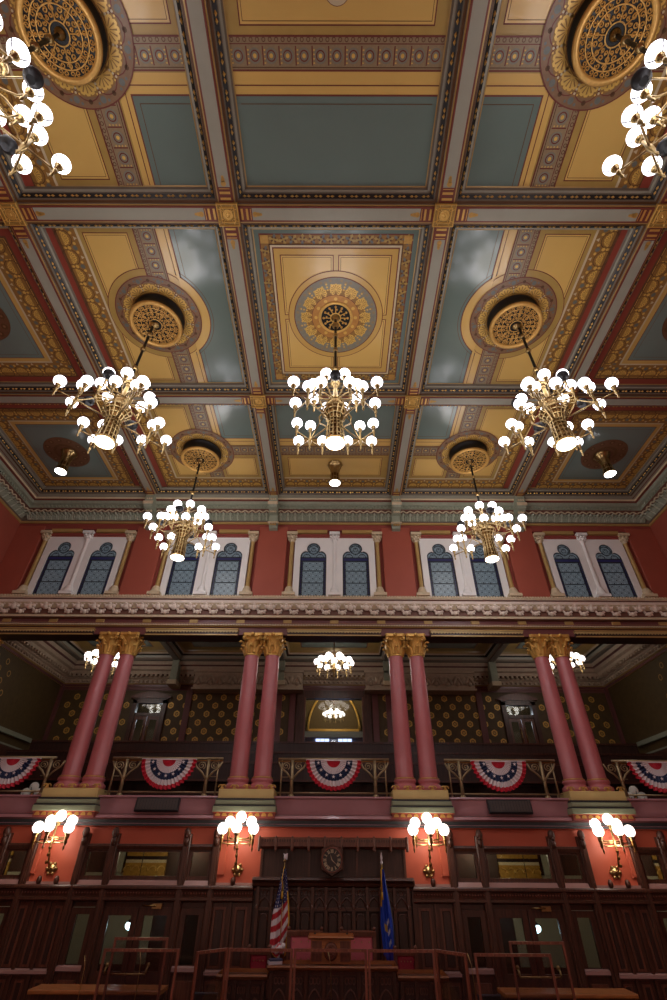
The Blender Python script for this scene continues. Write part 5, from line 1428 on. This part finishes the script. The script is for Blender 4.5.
# small pendant spotlights near the end wall
def make_pendant(label):
    t = thing('pendant_spotlight', label, 'pendant lamp', (0, 0, 0), 0, 'small brass pendant spotlights')
    m = MB(); m.lathe([(.14,1.0),(.26,.97),(.29,.93),(.22,.88),(.16,.80),(.13,.70),(.12,.4)], 'brass', 20, cap=False)
    for k in range(10):
        a = 2*PI*k/10; m.tube([(r*math.cos(a), r*math.sin(a), z) for r, z in ((.30,.93),(.20,.78),(.16,.55),(.17,.25),(.20,.02))], .012, 'brass', 5)
    for z, r in ((.05,.19),(.25,.165),(.45,.165),(.64,.18)): m.tube([(r*math.cos(2*PI*i/20), r*math.sin(2*PI*i/20), z) for i in range(21)], .012, 'brass', 5)
    m.lathe([(.15,.04),(.14,.5)], 'brass_dark', 20, cap=False)
    m.build('lamp_cage', t)
    m = MB(); m.lathe([(0,-.02),(.1,-.015),(.20,.02)], 'lamp_lens', 20, cap=False); m.build('lamp_lens', t)
    return t
q0 = None
for x, y, d in ((-OUT[0]+.1, OUT[1], 'in the far left coffer'), (OUT[0]-.1, OUT[1], 'in the far right coffer'), (0, 13.75, 'in the far centre coffer')):
    lb = 'small brass pendant spotlight ' + d
    if q0 is None: q0 = make_pendant(lb); q0.location = (x, y, ZP-1.02)
    else: dup(q0, lb, (x, y, ZP-1.02))

# gallery chandeliers
def make_small(label):
    t = thing('gallery_chandelier', label, 'chandelier', (0, 0, 0), 0, 'small gallery chandeliers')
    m = MB(); m.tube([(0,0,.2),(0,0,1.72)], .02, 'brass_dark', 8); m.lathe([(.02,-.35),(.06,-.28),(.03,-.2),(.09,-.1),(.12,0),(.06,.1),(.03,.3)], 'brass', 16); m.build('stem', t)
    for k in range(10):
        a = 2*PI*k/10+.1; R = .72; c, s_ = math.cos(a), math.sin(a); m = MB()
        m.tube([(.08*c,.08*s_,0),(.4*c,.4*s_,-.12),(.65*c,.65*s_,-.1),(R*c,R*s_,.08)], .015, 'brass', 5); m.lathe([(.006,-.22),(.03,-.14),(.012,-.08),(.03,0)], 'brass', 8, (R*c,R*s_,.0)); m.build('arm', t)
        globe_part(t, (R*c, R*s_, .26), .135, 'globe_gallery')
    for k in range(5):
        a = 2*PI*k/5+.3; c, s_ = math.cos(a), math.sin(a); m = MB()
        m.tube([(.05*c,.05*s_,.15),(.3*c,.3*s_,.1),(.38*c,.38*s_,.28)], .013, 'brass', 5); m.build('arm', t)
        globe_part(t, (.38*c, .38*s_, .46), .135, 'globe_gallery')
    return t
s0 = None
for x, y, z, d in ((0, 20, 10.03, 'in the centre gallery bay'), (-9.7, 20, 10.13, 'in the left gallery bay, behind the outer columns'), (9.7, 20, 10.13, 'in the right gallery bay, behind the outer columns'), (0, 27.3, 9.75, 'in the hall beyond the centre gallery window')):
    lb = 'small brass chandelier with white globes ' + d
    if s0 is None: s0 = make_small(lb); s0.location = (x, y, z)
    else:
        g_ = dup(s0, lb, (x, y, z))
        if y > 25: g_.scale = (.72, .72, .72)

# sconces
def make_sconce(label):
    t = thing('wall_sconce', label, 'wall lamp', (0, 0, 0), 0, 'brass wall sconces with white globes')
    m = MB(); m.lathe([(.13,0),(.14,-.02),(.08,-.06),(.03,-.08)], 'brass', 16)
    for k in range(6): a = 2*PI*k/6; m.sph((.12*math.cos(a), .12*math.sin(a), -.03), .045, 'brass', 8, 5)
    o = m.build('wall_rosette', t); o.rotation_euler = (rad(-90), 0, 0)
    for v in o.data.vertices: v.co.z = -v.co.z
    o.rotation_euler = (rad(90), 0, 0)
    cy = -.46
    m = MB(); m.tube([(0,-.05,0),(0,-.2,.02),(0,-.32,.16),(0,cy,.42),(0,cy,.95)], [.02,.02,.024,.026,.02], 'brass', 8)
    for z in (.14, .3, .45): m.lathe([(.02,-.04),(.045,0),(.02,.04)], 'brass_dark', 10, (0, cy+.12*(.45-z), z))
    m.build('stem', t)
    for (x, dy, dz) in ((0, -.40, .05), (-.42, -.14, .03), (.42, -.14, .03), (-.30, .20, .20), (.30, .20, .20)):
        y = cy+dy; za = .56+dz*.7
        m = MB(); m.tube([(0,cy,za-.02),(x*.6,cy+dy*.6,za-.03),(x,y,za)], .016, 'brass', 6); m.lathe([(.006,-.20),(.028,-.14),(.012,-.08),(.035,-.02),(.04,.02),(.03,.12),(.05,.18)], 'brass_dark', 10, (x, y, za)); m.build('arm', t)
        globe_part(t, (x, y, .86+dz), .14, 'globe_sconce')
    m = MB(); m.tube([(-.40,cy+.05,.63),(.40,cy+.05,.63)], .014, 'brass', 6); m.tube([(0,cy,.9),(0,cy,1.0)], .02, 'brass', 8); m.build('crossbar', t)
    globe_part(t, (.02, cy+.05, 1.16), .14, 'globe_sconce')
    return t
w0 = None
for x, d in ((-7.60, 'outermost on the left'), (-2.58, 'left of the wooden backdrop'), (2.58, 'right of the wooden backdrop'), (7.60, 'outermost on the right')):
    lb = 'brass wall sconce with six bright globes on the orange wall, ' + d
    if w0 is None: w0 = make_sconce(lb); w0.location = (x, YW, 3.42)
    else: dup(w0, lb, (x, YW, 3.42))
# pale unlit globes, given a faint glow, standing behind the outer railings
for sx, w in ((-1, 'left'), (1, 'right')):
    t = thing('globe_lamp', 'cluster of three pale globes behind the far %s railing' % w, 'lamp', (sx*9.15, YW+.6, 4.91), 0, 'globe clusters behind the railings')
    m = MB(); m.lathe([(.1,0),(.1,.02),(.02,.05),(.02,.25)], 'brass_dark', 12); m.tube([(-.2,0,.24),(.2,0,.24)], .014, 'brass', 6); m.build('stand', t)
    for dx, z in ((-.2, .36), (.2, .36), (0, .52)): globe_part(t, (dx, 0, z), .13, 'globe_unlit_glow')

# settle the gallery front at its measured height
for o in list(C.objects):
    if o.parent: continue
    n_ = o.name.split('.')[0]
    if n_ in ('trim_6', 'trim_7', 'trim_8', 'trim_9', 'trim_10', 'trim_11'): o.location.z -= .085
    elif n_ in ('column', 'column_plinth', 'balcony_railing', 'bunting', 'pilaster', 'fascia_speaker', 'trim_12', 'globe_lamp'): o.location.z -= .055
# ------------------------------------------------------------------ lights of the room's lamps, plus an added rear fill
def point(name, loc, power, col, r=.25):
    l = bpy.data.lights.new(name, 'POINT'); l.energy = power; l.color = [v for v in lin(col)]; l.shadow_soft_size = r
    o = bpy.data.objects.new(name, l); C.objects.link(o); o.location = loc; return o
for X in (-10, -5, 0, 5, 10): point('corridor_light', (X, 17.6, 3.9), 14, (255, 240, 205), .15)
for X in (-7.6, -2.6, 2.6, 7.6): point('rear_fill_light', (X, -.75, 4.5), 48, (255, 236, 214), .35)  # added fill behind the viewer for the dark lower wall; no fittings there
point('hall_light', (0, 26.5, 11.6), 120, (255, 225, 180), .3)
for X in (-8.7, 8.7): point('hall_light', (X, 26, 9.4), 60, (225, 232, 255), .3)

# ------------------------------------------------------------------ world, camera, view
WHT = (255, 248, 240)
for (x, y, z) in ((-5.1, YC, 0), (0, YC, 0), (5.1, YC, 0), (-5.03, 13.1, .37), (5.03, 13.1, .37), (-5.03, 1.65, 0), (5.03, 1.65, 0)):
    point('chandelier_light', (x, y, 13.15+z), 24, WHT, .7)
    point('chandelier_downlight', (x, y, 10.7+z), 22, (250, 248, 255), .2)
for x in (-7.6, -2.58, 2.58, 7.6): point('sconce_light', (x, YW-.52, 4.05), 9, (255, 240, 222), .2)
for x in (-9.7, 0, 9.7): point('gallery_light', (x, 20, 10.15), 16, WHT, .3)
wd = bpy.data.worlds.new('world'); S.world = wd; wd.use_nodes = True
wd.node_tree.nodes['Background'].inputs[0].default_value = (.5, .5, .55, 1); wd.node_tree.nodes['Background'].inputs[1].default_value = .02
cam = bpy.data.cameras.new('camera'); co = bpy.data.objects.new('camera', cam); C.objects.link(co)
cam.sensor_fit = 'VERTICAL'; cam.sensor_height = 36; cam.lens = 472/1000*36
cam.clip_end = 200
co.location = (0, 0, 3.6); co.rotation_euler = (rad(90+37.49), 0, 0); co.rotation_mode = 'QUATERNION'
from mathutils import Quaternion, Euler
co.rotation_quaternion = Euler((rad(90+37.49), 0, 0)).to_quaternion() @ Quaternion((0, 0, 1), rad(.27)) @ Quaternion((0, 1, 0), rad(.16))
S.camera = co
S.view_settings.view_transform = 'Standard'; S.view_settings.look = 'None'; S.view_settings.gamma = 1; S.view_settings.use_curve_mapping = False
S.view_settings.exposure = 1.3
